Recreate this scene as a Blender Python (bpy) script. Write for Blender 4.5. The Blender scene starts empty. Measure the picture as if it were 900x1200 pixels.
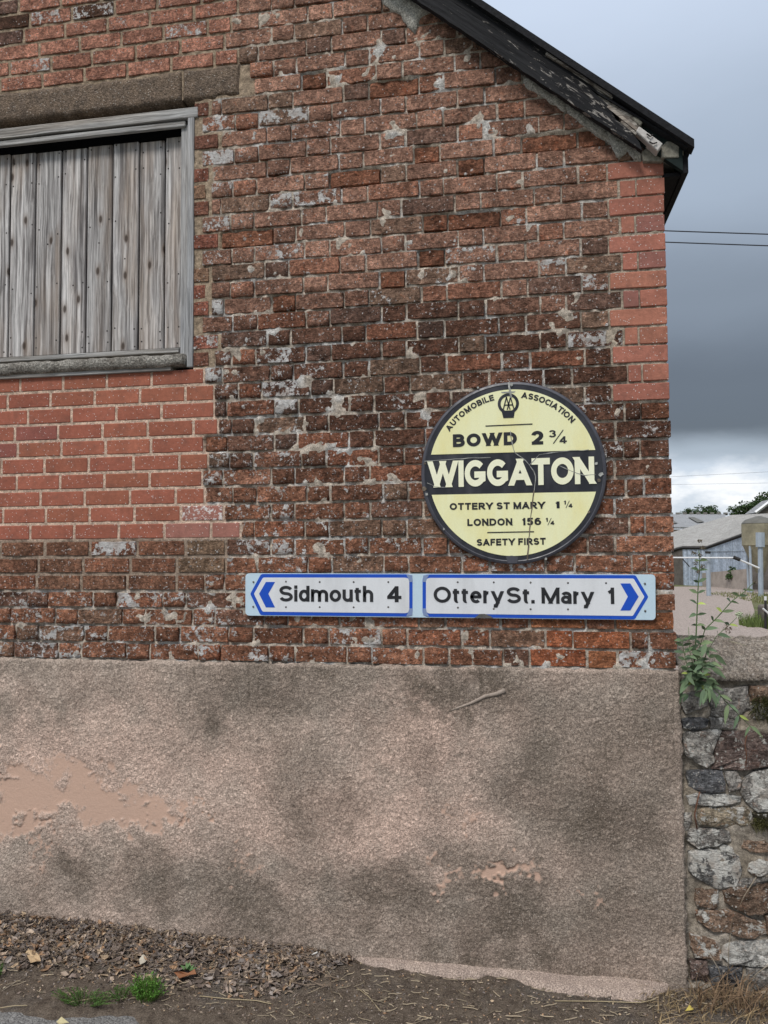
import bpy, bmesh, math, random
import numpy as np
from mathutils import Vector, Matrix, noise as mnoise

random.seed(11)
RNG = np.random.default_rng(11)
R = math.radians
scn = bpy.context.scene
COL = scn.collection
rnd = random.random
def ru(a, b): return random.uniform(a, b)

# ------------------------------------------------------------------ camera
YAW, PITCH, ROLL, DIST, CAMZ = -0.17504986, 0.0490304, -0.00713252, 3.2483022, 1.72626
FPX = 901.0                                   # focal length in pixels of the 900 x 1200 photograph
_cy, _sy, _cp, _sp = math.cos(YAW), math.sin(YAW), math.cos(PITCH), math.sin(PITCH)
_f = Vector((_sy*_cp, _cy*_cp, _sp)); _r0 = Vector((_cy, -_sy, 0)); _u0 = _r0.cross(_f)
_r = _r0*math.cos(ROLL) + _u0*math.sin(ROLL); _u = _u0*math.cos(ROLL) - _r0*math.sin(ROLL)
CAM = Vector((0, -DIST, CAMZ))
cd = bpy.data.cameras.new('camera'); cam = bpy.data.objects.new('camera', cd); COL.objects.link(cam)
cd.sensor_fit = 'VERTICAL'; cd.sensor_height = 36.0; cd.lens = FPX/1200*36
cd.clip_start = 0.05; cd.clip_end = 3000
cam.matrix_world = Matrix(((_r.x, _u.x, -_f.x, CAM.x), (_r.y, _u.y, -_f.y, CAM.y), (_r.z, _u.z, -_f.z, CAM.z), (0, 0, 0, 1)))
scn.camera = cam
scn.render.resolution_x, scn.render.resolution_y = 768, 1024

def ray(x, y): return _f + _r*((x-450)/FPX) + _u*((600-y)/FPX)
def WP(x, y, Y=0.0):                          # photo pixel -> (X, Z) on the upright plane at depth Y
    d = ray(x, y); t = (DIST+Y)/d.y
    return CAM.x+d.x*t, CAM.z+d.z*t
def W3(x, y, Y=0.0):
    a = WP(x, y, Y); return Vector((a[0], Y, a[1]))
def GP(x, y, Z=0.0):                          # photo pixel -> point on the level plane Z
    d = ray(x, y); t = (Z-CAM.z)/d.z
    return Vector((CAM.x+d.x*t, CAM.y+d.y*t, Z))
def PX(X, Y, Z):
    v = Vector((X, Y, Z))-CAM; w = v.dot(_f)
    return 450+FPX*v.dot(_r)/w, 600-FPX*v.dot(_u)/w

# ------------------------------------------------------------------ world, sun, exposure
SUN_EL, SUN_AZ = R(52), R(200)                # soft light from behind the camera
scn.view_settings.view_transform = 'Standard'; scn.view_settings.look = 'None'
scn.view_settings.exposure = 0.62; scn.view_settings.gamma = 1.0
wd = bpy.data.worlds.new('World'); scn.world = wd; wd.use_nodes = True
def build_world():
    nt = wd.node_tree; nt.nodes.clear(); L = nt.links.new; n = nt.nodes.new
    tc = n('ShaderNodeTexCoord')
    sky = n('ShaderNodeTexSky'); sky.sky_type = 'NISHITA'; sky.sun_disc = False
    sky.sun_elevation = SUN_EL; sky.sun_rotation = SUN_AZ
    sk = n('ShaderNodeVectorMath'); sk.operation = 'SCALE'; sk.inputs['Scale'].default_value = 0.10
    L(sky.outputs[0], sk.inputs[0])
    sep = n('ShaderNodeSeparateXYZ'); L(tc.outputs['Generated'], sep.inputs[0])
    mp = n('ShaderNodeMapping'); mp.inputs['Scale'].default_value = (1, 1, 2.6); L(tc.outputs['Generated'], mp.inputs[0])
    n1 = n('ShaderNodeTexNoise'); n1.inputs['Scale'].default_value = 2.3; n1.inputs['Detail'].default_value = 6; n1.inputs['Roughness'].default_value = .5
    L(mp.outputs[0], n1.inputs[0])
    a = n('ShaderNodeMath'); a.operation = 'MULTIPLY_ADD'; L(n1.outputs[0], a.inputs[0]); a.inputs[1].default_value = .10; a.inputs[2].default_value = -.05
    b = n('ShaderNodeMath'); b.operation = 'ADD'; L(sep.outputs[2], b.inputs[0]); L(a.outputs[0], b.inputs[1])
    rp = n('ShaderNodeValToRGB'); cr = rp.color_ramp; cr.interpolation = 'EASE'
    st = [(0.0, (.42, .46, .52)), (.095, (.40, .45, .52)), (.115, (.26, .30, .35)), (.145, (.078, .089, .106)), (.20, (.088, .101, .12)),
          (.30, (.155, .182, .218)), (.42, (.27, .32, .39)), (.60, (.43, .495, .60)), (1.0, (1.05, 1.07, 1.12))]
    while len(cr.elements) < len(st): cr.elements.new(.5)
    for e, (p, c) in zip(cr.elements, st): e.position = p; e.color = (*c, 1)
    L(b.outputs[0], rp.inputs[0])
    # low bright cumulus with bluish gaps under the dark cloud base
    mp2 = n('ShaderNodeMapping'); mp2.inputs['Scale'].default_value = (1, 1, 2.2); mp2.inputs['Location'].default_value = (.37, .1, .02); L(tc.outputs['Generated'], mp2.inputs[0])
    n2 = n('ShaderNodeTexNoise'); n2.inputs['Scale'].default_value = 8.5; n2.inputs['Detail'].default_value = 8; n2.inputs['Roughness'].default_value = .58
    L(mp2.outputs[0], n2.inputs[0])
    r2 = n('ShaderNodeMapRange'); r2.inputs[1].default_value = .44; r2.inputs[2].default_value = .57; L(n2.outputs[0], r2.inputs[0])
    r3 = n('ShaderNodeMapRange'); r3.interpolation_type = 'SMOOTHSTEP'; r3.inputs[1].default_value = .075; r3.inputs[2].default_value = .125; r3.inputs[3].default_value = 1; r3.inputs[4].default_value = 0; L(b.outputs[0], r3.inputs[0])
    mm = n('ShaderNodeMath'); mm.operation = 'MULTIPLY'; L(r2.outputs[0], mm.inputs[0]); L(r3.outputs[0], mm.inputs[1])
    cu = n('ShaderNodeMix'); cu.data_type = 'RGBA'; L(mm.outputs[0], cu.inputs[0]); L(rp.outputs[0], cu.inputs[6]); cu.inputs[7].default_value = (.66, .67, .69, 1)
    mu = n('ShaderNodeMix'); mu.data_type = 'RGBA'; mu.blend_type = 'MIX'
    mu.inputs[0].default_value = .92; L(sk.outputs[0], mu.inputs[6]); L(cu.outputs[2], mu.inputs[7])
    bg = n('ShaderNodeBackground'); bg.inputs[1].default_value = 1.0; L(mu.outputs[2], bg.inputs[0])
    o = n('ShaderNodeOutputWorld'); L(bg.outputs[0], o.inputs[0])
build_world()
sd = bpy.data.lights.new('sun', 'SUN'); sd.energy = 1.5; sd.angle = R(14); sd.color = (1, .965, .91)
sun = bpy.data.objects.new('sun', sd); COL.objects.link(sun)
_sd = Vector((math.sin(SUN_AZ)*math.cos(SUN_EL), math.cos(SUN_AZ)*math.cos(SUN_EL), math.sin(SUN_EL)))
sun.rotation_euler = _sd.to_track_quat('Z', 'Y').to_euler(); sun.location = _sd*30

# ------------------------------------------------------------------ node helpers
class G:
    def __init__(s, name, rough=.9, spec=.25):
        s.m = bpy.data.materials.new(name); s.m.use_nodes = True; s.nt = s.m.node_tree
        s.b = s.nt.nodes['Principled BSDF']; s.b.inputs['Roughness'].default_value = rough
        s.b.inputs['Specular IOR Level'].default_value = spec
        s._pos = None
    def n(s, t, **k):
        nd = s.nt.nodes.new(t)
        for a, v in k.items(): setattr(nd, a, v)
        return nd
    def put(s, sock, v):
        if isinstance(v, bpy.types.NodeSocket): s.nt.links.new(v, sock)
        elif v is not None:
            if isinstance(v, (tuple, list)) and len(v) == 3 and len(sock.default_value) == 4: v = (*v, 1)
            sock.default_value = v
    def pos(s):
        if not s._pos: s._pos = s.n('ShaderNodeNewGeometry').outputs['Position']
        return s._pos
    def obj(s): return s.n('ShaderNodeTexCoord').outputs['Object']
    def map(s, v, scale=(1, 1, 1), loc=(0, 0, 0), rot=(0, 0, 0)):
        m = s.n('ShaderNodeMapping'); s.put(m.inputs[0], v); s.put(m.inputs['Scale'], scale); s.put(m.inputs['Location'], loc); s.put(m.inputs['Rotation'], rot); return m.outputs[0]
    def noise(s, v, scale, detail=3, rough=.55, dist=0, color=False):
        t = s.n('ShaderNodeTexNoise'); s.put(t.inputs['Vector'], v); s.put(t.inputs['Scale'], scale); s.put(t.inputs['Detail'], detail); s.put(t.inputs['Roughness'], rough); s.put(t.inputs['Distortion'], dist)
        return t.outputs[1 if color else 0]
    def vor(s, v, scale, feature='F1', out=0, rand=1.0):
        t = s.n('ShaderNodeTexVoronoi', feature=feature); s.put(t.inputs['Vector'], v); s.put(t.inputs['Scale'], scale); s.put(t.inputs['Randomness'], rand); return t.outputs[out]
    def mr(s, v, a, b, c=0., d=1., smooth=False):
        t = s.n('ShaderNodeMapRange'); t.interpolation_type = 'SMOOTHSTEP' if smooth else 'LINEAR'
        s.put(t.inputs[0], v)
        for i, q in enumerate((a, b, c, d)): s.put(t.inputs[i+1], q)
        return t.outputs[0]
    def math(s, op, a, b=None, c=None, clamp=False):
        t = s.n('ShaderNodeMath', operation=op); t.use_clamp = clamp
        for i, q in enumerate((a, b, c)):
            if q is not None: s.put(t.inputs[i], q)
        return t.outputs[0]
    def mix(s, f, a, b, blend='MIX'):
        t = s.n('ShaderNodeMix', data_type='RGBA', blend_type=blend); s.put(t.inputs[0], f); s.put(t.inputs[6], a); s.put(t.inputs[7], b); return t.outputs[2]
    def bright(s, c, k):                       # colour * scalar socket
        t = s.n('ShaderNodeVectorMath', operation='SCALE'); s.put(t.inputs[0], c); s.put(t.inputs['Scale'], k); return t.outputs[0]
    def attr(s, name, kind='GEOMETRY'): return s.n('ShaderNodeAttribute', attribute_name=name, attribute_type=kind)
    def bump(s, h, strength=.5, dist=.01, nrm=None):
        t = s.n('ShaderNodeBump'); s.put(t.inputs['Height'], h); s.put(t.inputs['Strength'], strength); s.put(t.inputs['Distance'], dist)
        if nrm is not None: s.put(t.inputs['Normal'], nrm)
        return t.outputs[0]
    def done(s, col, nrm=None, rough=None):
        s.put(s.b.inputs['Base Color'], col)
        if nrm is not None: s.put(s.b.inputs['Normal'], nrm)
        if rough is not None: s.put(s.b.inputs['Roughness'], rough)
        return s.m

def masonry_mat(name, source, rough_scale=1.0, white_col=(.90, .87, .84), bump=1.0):
    """Fired clay or stone; colour and amount of lime / lichen come from the object or from the mesh."""
    g = G(name, .95, .15); p = g.pos()
    if source == 'object':
        oi = g.n('ShaderNodeObjectInfo'); col, wh = oi.outputs['Color'], oi.outputs['Alpha']
    else:
        a = g.attr('tone'); col, wh = a.outputs['Color'], a.outputs['Alpha']
    big = g.noise(p, 16, 4, .6); mid = g.noise(p, 85, 5, .7); fine = g.noise(p, 300, 4, .75)
    m2 = g.noise(p, 38, 4, .65)
    c = g.bright(col, g.mr(big, .38, .62, .76, 1.26)); c = g.bright(c, g.mr(m2, .40, .60, .72, 1.28))
    c = g.bright(c, g.mr(mid, .38, .62, .64, 1.36)); c = g.bright(c, g.mr(g.noise(p, 3.2, 5, .6), .38, .62, .78, 1.2))
    c = g.bright(c, g.mr(fine, .36, .64, .70, 1.30))
    worn = g.mr(g.noise(p, 30, 6, .7, .4), .57, .68)
    c = g.mix(g.math('MULTIPLY', worn, .6), c, g.mix(1, c, (1.5, 1.0, .78), 'MULTIPLY'))
    drag = g.noise(g.map(p, (60, 60, 190)), 1, 4, .7, .8)
    pit = g.mr(drag, .36, .45, 1, 0)
    c = g.mix(g.math('MULTIPLY', pit, .7), c, (.030, .020, .016))  # dirt in the pits, painted darker to give crevice shade the bump lacks
    # lime, paint flecks and lichen
    wv = g.n('ShaderNodeVectorMath', operation='MULTIPLY_ADD'); g.put(wv.inputs[0], g.noise(p, 60, 3, .6, color=True)); g.put(wv.inputs[1], (.016, .016, .016)); g.put(wv.inputs[2], p); pv = wv.outputs[0]
    wh = g.math('MULTIPLY', wh, g.mr(g.noise(p, 11, 4, .6), .40, .60, .4, 1.4))
    wn = g.noise(p, 36, 8, .72, .3)
    thr = g.mr(wh, 0, 1, .70, .385)
    w1 = g.mr(g.math('SUBTRACT', wn, thr), 0, .022)
    def spots(scale, lo, hi, r0, r1):
        vd = g.vor(pv, scale); sc = g.n('ShaderNodeSeparateColor'); g.put(sc.inputs[0], g.vor(pv, scale, out=1))
        rad = g.mr(sc.outputs[1], 0, 1, r0, r1); d = g.math('SUBTRACT', vd, rad)
        return g.math('MULTIPLY', g.math('LESS_THAN', sc.outputs[0], g.mr(wh, 0, 1, lo, hi)), g.mr(d, 0, .04, 1, 0))
    spot = g.math('MAXIMUM', spots(40, .015, .35, .05, .34), g.math('MAXIMUM', spots(130, .06, .55, .08, .38), spots(75, .03, .45, .05, .36)))
    spot = g.math('MULTIPLY', spot, g.mr(mid, .32, .55, .25, 1))
    w = g.math('MAXIMUM', g.math('MULTIPLY', w1, .97), g.math('MULTIPLY', spot, .92))
    wcol = g.mix(g.mr(g.noise(p, 20, 3), .47, .66), white_col, (white_col[0]*.80, white_col[1]*.73, white_col[2]*.69))
    wcol = g.bright(wcol, g.mr(mid, .35, .6, .86, 1.08))
    c = g.mix(w, c, wcol)
    h = g.math('ADD', g.math('MULTIPLY', g.noise(p, 60*rough_scale, 8, .72, .3), 1.0), g.math('MULTIPLY', drag, .5))
    h = g.math('ADD', h, g.math('MULTIPLY', w, .12))
    return g.done(c, g.bump(h, 1.0*bump, .035))

M = {}
M['brick'] = masonry_mat('old_brick', 'object')
M['brick_mass'] = masonry_mat('old_brick_mass', 'mesh')
M['stone'] = masonry_mat('rubble_stone', 'object', .7, (.82, .79, .72), 1.0)
M['stone_mass'] = masonry_mat('rubble_stone_mass', 'mesh', .7, (.82, .79, .72), 1.0)

def m_machine(source):
    g = G('machine_brick_'+source, .9, .2); p = g.pos()
    if source == 'object':
        oi = g.n('ShaderNodeObjectInfo'); col, wh = oi.outputs['Color'], oi.outputs['Alpha']
    else:
        a = g.attr('tone'); col, wh = a.outputs['Color'], a.outputs['Alpha']
    mid = g.noise(p, 60, 4, .6); fine = g.noise(p, 420, 2, .7); big = g.noise(p, 9, 3, .6)
    drag = g.noise(g.map(p, (40, 40, 420)), 1, 3, .6)
    c = g.bright(col, g.mr(mid, .3, .7, .86, 1.12)); c = g.bright(c, g.mr(fine, .25, .75, .84, 1.15)); c = g.bright(c, g.mr(big, .35, .65, .88, 1.1))
    grime = g.mr(g.noise(p, 16, 6, .7), .50, .68); c = g.mix(g.math('MULTIPLY', grime, .45), c, (.16, .085, .065))
    vd = g.vor(p, 150); vc = g.n('ShaderNodeSeparateColor'); g.put(vc.inputs[0], g.vor(p, 150, out=1))
    spot = g.math('MULTIPLY', g.math('LESS_THAN', vc.outputs[0], g.mr(wh, 0, 1, .012, .5)), g.mr(vd, .22, .34, 1, 0))
    wn = g.noise(p, 40, 7, .66, .3); w1 = g.mr(g.math('SUBTRACT', wn, g.mr(wh, 0, 1, .80, .38)), 0, .03)
    w = g.math('MAXIMUM', spot, w1)
    c = g.mix(g.math('MULTIPLY', w, .88), c, (.72, .68, .65))
    h = g.math('ADD', g.math('MULTIPLY', fine, .5), g.math('MULTIPLY', drag, .5)); h = g.math('ADD', h, g.math('MULTIPLY', mid, .7))
    return g.done(c, g.bump(h, .5, .005))
M['machine'] = m_machine('object'); M['machine_mass'] = m_machine('mesh')

def m_mortar():
    g = G('mortar', .97, .1); p = g.pos()
    a = g.attr('tone'); col, wh = a.outputs['Color'], a.outputs['Alpha']
    mid = g.noise(p, 45, 5, .7); fine = g.noise(p, 260, 4, .75)
    c = g.bright(col, g.mr(mid, .38, .62, .62, 1.3)); c = g.bright(c, g.mr(fine, .36, .64, .6, 1.3))
    dirt = g.mr(g.noise(p, 28, 5, .7), .5, .66); c = g.mix(g.math('MULTIPLY', dirt, g.math('MULTIPLY', wh, .75)), c, (.075, .058, .046))
    return g.done(c, g.bump(g.math('ADD', mid, g.math('MULTIPLY', fine, .5)), .9, .012))
M['mortar'] = m_mortar()

def m_roughcast():
    g = G('roughcast_render', .97, .1); p = g.pos()
    a = g.attr('wear'); s = g.n('ShaderNodeSeparateColor'); g.put(s.inputs[0], a.outputs['Color'])
    dark, peel, pink = s.outputs[0], s.outputs[1], s.outputs[2]
    mid = g.noise(p, 30, 5, .65); fine = g.noise(p, 220, 4, .75); big = g.noise(p, 3.2, 5, .6)
    c = g.mix(g.math('MULTIPLY', pink, 1.0), (.405, .335, .278), (.58, .425, .345))
    dk = g.math('MULTIPLY', g.mr(g.math('ADD', dark, g.mr(mid, .3, .7, -.12, .12)), .08, .95), .95, clamp=True)
    c = g.mix(dk, c, (.150, .120, .094))
    c = g.bright(c, g.mr(big, .3, .7, .9, 1.1)); c = g.bright(c, g.mr(mid, .3, .7, .86, 1.14)); c = g.bright(c, g.mr(fine, .36, .64, .62, 1.34)); c = g.bright(c, g.mr(g.noise(p, 110, 4, .7), .4, .6, .78, 1.22)); c = g.bright(c, g.mr(g.math('MULTIPLY', a.outputs['Alpha'], g.mr(peel, .3, .6, 1, 0)), 0, 1, .86, 1.32))
    vd = g.vor(p, 150); sc = g.n('ShaderNodeSeparateColor'); g.put(sc.inputs[0], g.vor(p, 150, out=1))
    peb = g.math('MULTIPLY', g.math('LESS_THAN', sc.outputs[0], .24), g.mr(vd, .25, .4, 1, 0))
    peb = g.math('MULTIPLY', peb, g.mr(peel, 0, .5, .7, 0))
    c = g.mix(peb, c, g.mix(sc.outputs[1], (.62, .54, .46), (.20, .13, .10)))
    c = g.mix(g.mr(g.math('ADD', peel, g.mr(mid, .3, .7, -.2, .2)), .30, .74), c, g.bright(g.mix(big, (.60, .40, .30), (.52, .36, .28)), g.mr(fine, .2, .8, .9, 1.08)))
    h = g.math('ADD', g.math('MULTIPLY', fine, .6), g.math('MULTIPLY', g.vor(p, 125), -.5))
    st = g.mr(peel, .3, .6, .75, .25)
    return g.done(c, g.bump(h, st, .0045))
M['roughcast'] = m_roughcast()

def m_concrete(name, base, dark, grain=150, specks=.12, bump=.8):
    g = G(name, .96, .12); p = g.pos()
    mid = g.noise(p, 18, 5, .65); fine = g.noise(p, 240, 4, .75)
    c = g.mix(g.mr(mid, .35, .65), base, dark); c = g.bright(c, g.mr(fine, .36, .64, .5, 1.45)); c = g.bright(c, g.mr(g.noise(p, grain*.8, 4, .7), .4, .6, .68, 1.28))
    vd = g.vor(p, grain); sc = g.n('ShaderNodeSeparateColor'); g.put(sc.inputs[0], g.vor(p, grain, out=1))
    peb = g.math('MULTIPLY', g.math('LESS_THAN', sc.outputs[0], specks), g.mr(vd, .25, .4, .8, 0))
    c = g.mix(peb, c, g.mix(sc.outputs[1], (.6, .54, .47), (.10, .075, .06)))
    h = g.math('ADD', fine, g.math('MULTIPLY', vd, -.8))
    return g.done(c, g.bump(h, bump, .008))
M['lintel'] = m_concrete('lintel_concrete', (.225, .165, .12), (.15, .115, .09), 120, .16)
M['sill'] = m_concrete('sill_concrete', (.43, .405, .36), (.20, .18, .155), 110, .2, 1.0)
M['coping'] = m_concrete('coping_concrete', (.36, .315, .265), (.24, .20, .165), 75, .55, 1.0)
M['fillet'] = m_concrete('cement_fillet', (.52, .50, .45), (.36, .34, .30), 160, .05, .5)
M['ledge'] = m_concrete('ledge_concrete', (.40, .315, .26), (.32, .25, .21), 200, .05, .4)
M['yard'] = m_concrete('yard_concrete', (.335, .28, .245), (.29, .24, .21), 30, .03, .3)

def m_wood(name, light, dark, warm, axis='Z', knots=True):
    g = G(name, .85, .2); o = g.obj(); oi = g.n('ShaderNodeObjectInfo')
    off = g.n('ShaderNodeCombineXYZ'); g.put(off.inputs[0], g.math('MULTIPLY', oi.outputs['Random'], 37.0)); g.put(off.inputs[1], g.math('MULTIPLY', oi.outputs['Random'], 11.0)); g.put(off.inputs[2], g.math('MULTIPLY', oi.outputs['Random'], 23.0))
    ad = g.n('ShaderNodeVectorMath', operation='ADD'); g.put(ad.inputs[0], o); g.put(ad.inputs[1], off.outputs[0]); v = ad.outputs[0]
    if axis == 'X': v = g.map(v, rot=(0, R(90), 0))
    dist = g.noise(g.map(v, (9, 9, 3.2)), 1, 2, .5, color=True)
    dv = g.n('ShaderNodeVectorMath', operation='MULTIPLY_ADD'); g.put(dv.inputs[0], dist); g.put(dv.inputs[1], (.02, .02, .1)); g.put(dv.inputs[2], v)
    gr1 = g.noise(g.map(dv.outputs[0], (42, 42, 1.3)), 1, 5, .65); gr2 = g.noise(g.map(dv.outputs[0], (170, 170, 2.2)), 1, 5, .75); pat = g.noise(g.map(v, (7, 7, 1.2)), 1, 3, .6)
    c = g.mix(g.mr(gr1, .40, .58), dark, light); c = g.mix(g.math('MULTIPLY', g.mr(pat, .45, .68), .6), c, warm)
    c = g.bright(c, g.mr(gr2, .38, .62, .52, 1.32)); c = g.bright(c, g.mr(oi.outputs['Random'], 0, 1, .84, 1.12))
    h = g.math('ADD', gr2, g.math('MULTIPLY', gr1, .7))
    if knots:
        sx = g.n('ShaderNodeSeparateXYZ'); g.put(sx.inputs[0], v); cm = g.n('ShaderNodeCombineXYZ'); g.put(cm.inputs[0], g.math('MULTIPLY', sx.outputs[0], 13.0)); g.put(cm.inputs[1], g.math('MULTIPLY', sx.outputs[2], 5.5))
        vn = g.n('ShaderNodeTexVoronoi', voronoi_dimensions='2D'); g.put(vn.inputs['Vector'], cm.outputs[0]); g.put(vn.inputs['Scale'], 1.0); kd = vn.outputs[0]; ks = g.n('ShaderNodeSeparateColor'); g.put(ks.inputs[0], vn.outputs[1])
        pres = g.math('LESS_THAN', ks.outputs[0], .26)
        halo = g.math('MULTIPLY', pres, g.mr(kd, .06, .34, 1, 0, True)); core = g.math('MULTIPLY', pres, g.mr(kd, .07, .135, 1, 0))
        c = g.mix(g.math('MULTIPLY', halo, .45), c, (.17, .115, .08)); c = g.mix(g.math('MULTIPLY', core, .85), c, (.045, .03, .022))
    return g.done(c, g.bump(h, .6, .004))
M['board'] = m_wood('weathered_board', (.54, .515, .50), (.17, .155, .15), (.42, .33, .26))
M['frame_v'] = m_wood('weathered_frame', (.45, .45, .455), (.32, .32, .325), (.42, .39, .36), 'Z', False)
M['frame_h'] = m_wood('weathered_rail', (.40, .395, .385), (.20, .19, .18), (.36, .31, .26), 'X', False)
M['rotten'] = m_wood('rotten_wood', (.40, .37, .33), (.13, .11, .095), (.30, .24, .19), 'X', False)

def m_tar():
    g = G('tarred_board', .8, .2); p = g.map(g.pos(), rot=(0, R(-39.5), 0))
    gr = g.noise(g.map(p, (5, 30, 75)), 1, 5, .65, .3); fl = g.noise(g.map(p, (14, 40, 70)), 1, 6, .72, .6); lo = g.noise(g.pos(), 3.0, 2)
    c = g.mix(g.mr(gr, .35, .65), (.006, .006, .007), (.022, .022, .024))
    pos = g.n('ShaderNodeSeparateXYZ'); g.put(pos.inputs[0], g.pos())
    rot = g.mr(pos.outputs[0], -.25, .42, 0, .085)
    m = g.mr(g.math('ADD', fl, rot), .625, .66); c = g.mix(g.math('MULTIPLY', m, .8), c, g.mix(gr, (.46, .44, .41), (.24, .2, .17)))
    return g.done(c, g.bump(g.math('ADD', gr, g.math('MULTIPLY', m, -.4)), .8, .006))
M['tar'] = m_tar()

def m_plain(name, col, rough=.6, spec=.3, var=.25, scale=40, bump=.2, dirt=None, dirt_amt=.4):
    g = G(name, rough, spec); p = g.pos()
    n1 = g.noise(p, scale, 4, .6); n2 = g.noise(p, scale*6, 3, .7)
    c = g.bright(g.mix(0, col, col), g.mr(n1, .3, .7, 1-var, 1+var)); c = g.bright(c, g.mr(n2, .3, .7, 1-var*.5, 1+var*.5))
    if dirt: c = g.mix(g.math('MULTIPLY', g.mr(g.noise(p, scale*.4, 5, .65), .5, .68), dirt_amt), c, dirt)
    return g.done(c, g.bump(g.math('ADD', n1, n2), bump, .004))
M['black'] = m_plain('hollow_shade_black', (.012, .011, .011), .9, .1)  # shade of the hollow behind the shutter, put into the colour
M['felt'] = m_plain('roof_edge_felt', (.016, .016, .018), .85, .2, .4, 60, .8)
M['slate'] = m_plain('roof_slate', (.06, .062, .066), .7, .3, .4, 12, .6)
M['whitewood'] = m_plain('chipped_white_wood', (.55, .52, .49), .8, .2, .12, 50, .4, (.2, .16, .13), .3)
M['greywood'] = m_plain('grey_rafter_wood', (.25, .235, .195), .9, .15, .35, 60, .7)
M['darkgap'] = m_plain('gap_shade_green', (.012, .02, .019), .8, .2)  # darkness of the gap under the roof edge, put into the colour
M['nail'] = m_plain('rusty_nail', (.028, .022, .02), .6, .3)

def m_sign(name, col, stain, amt, scale=7, rough=.35):
    g = G(name, rough, .5); p = g.pos()
    st = g.noise(g.map(p, (scale, scale, scale*.35)), 1, 5, .62); f = g.noise(p, 180, 3, .7)
    c = g.mix(g.math('MULTIPLY', g.mr(st, .46, .7), amt), col, stain); c = g.bright(c, g.mr(f, .3, .7, .955, 1.04))
    return g.done(c, g.bump(f, .05, .002), g.mr(st, .3, .7, rough-.08, rough+.2))
M['enamel_yellow'] = m_sign('pale_yellow_enamel', (.86, .85, .52), (.80, .71, .28), .75, 5)
M['enamel_cream'] = m_sign('cream_enamel', (.90, .89, .66), (.82, .78, .5), .4)
M['enamel_black'] = m_sign('black_enamel', (.016, .017, .024), (.06, .06, .072), .55, 14)
M['enamel_rim'] = m_sign('worn_rim_enamel', (.07, .07, .085), (.02, .02, .026), .8, 18)
M['text_black'] = m_sign('black_lettering', (.013, .013, .016), (.03, .03, .034), .5)
M['crack'] = m_plain('enamel_crack', (.32, .32, .30), .7, .2, .5, 60)
M['crack_rust'] = m_plain('enamel_crack_dark', (.16, .13, .10), .8, .2, .5, 60)
M['sign_white'] = m_sign('white_sign_sheet', (.72, .73, .745), (.56, .565, .57), .7, 9, .4)
M['sign_back'] = m_sign('pale_blue_sign_plate', (.53, .67, .76), (.45, .57, .65), .5, 9, .45)
M['sign_blue'] = m_sign('blue_sign_sheet', (.006, .075, .50), (.006, .06, .40), .6, 9, .35)
M['sign_fade'] = m_sign('faded_blue_sheet', (.22, .29, .46), (.16, .22, .42), .6, 40, .45)
M['metal'] = m_plain('bolt_metal', (.10, .095, .09), .5, .4)

def m_leafy(name, c1, c2, trans=.25):
    g = G(name, .7, .25); a = g.attr('tone'); p = g.pos()
    c = g.mix(g.noise(p, 60, 3), c1, c2); c = g.mix(1, c, a.outputs['Color'], 'MULTIPLY')
    g.done(c)
    try: g.b.inputs['Subsurface Weight'].default_value = 0
    except Exception: pass
    return g.m
M['litter'] = m_leafy('leaf_litter', (.9, .9, .9), (.6, .58, .55))
M['green'] = m_leafy('green_leaf', (1, 1, 1), (.72, .8, .7))

def m_soil():
    g = G('verge_soil', .97, .1); p = g.pos()
    mid = g.noise(p, 22, 6, .7); fine = g.noise(p, 190, 5, .75); big = g.noise(p, 4, 4)
    c = g.mix(g.mr(mid, .35, .65), (.10, .077, .06), (.21, .168, .13)); c = g.mix(g.math('MULTIPLY', g.mr(big, .52, .66), .6), c, (.15, .135, .12))
    c = g.bright(c, g.mr(fine, .36, .64, .5, 1.5))
    sc = g.n('ShaderNodeSeparateColor'); g.put(sc.inputs[0], g.vor(p, 170, out=1)); vd = g.vor(p, 170)
    c = g.mix(g.math('MULTIPLY', g.math('LESS_THAN', sc.outputs[0], .09), g.mr(vd, .25, .4, .8, 0)), c, g.mix(sc.outputs[1], (.36, .29, .2), (.2, .18, .16)))
    return g.done(c, g.bump(g.math('ADD', fine, mid), 1.0, .012))
M['soil'] = m_soil()
def m_asphalt():
    g = G('asphalt', .9, .3); p = g.pos()
    fine = g.noise(p, 260, 4, .75); vd = g.vor(p, 130); big = g.noise(p, 5, 4)
    sc = g.n('ShaderNodeSeparateColor'); g.put(sc.inputs[0], g.vor(p, 130, out=1))
    c = g.mix(sc.outputs[0], (.11, .108, .105), (.23, .225, .215)); c = g.bright(c, g.mr(fine, .25, .75, .6, 1.4)); c = g.bright(c, g.mr(big, .3, .7, .85, 1.15))
    return g.done(c, g.bump(g.math('MULTIPLY', vd, -1), 1.0, .006))
M['asphalt'] = m_asphalt()
def m_ground():
    g = G('rough_ground', .97, .1); p = g.pos()
    c = g.mix(g.mr(g.noise(p, .8, 6, .7), .4, .62), (.11, .125, .05), (.19, .165, .11)); c = g.bright(c, g.mr(g.noise(p, 14, 5, .75), .3, .7, .6, 1.35))
    return g.done(c, g.bump(g.noise(p, 20, 5, .7), .8, .05))
M['ground'] = m_ground()
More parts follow.
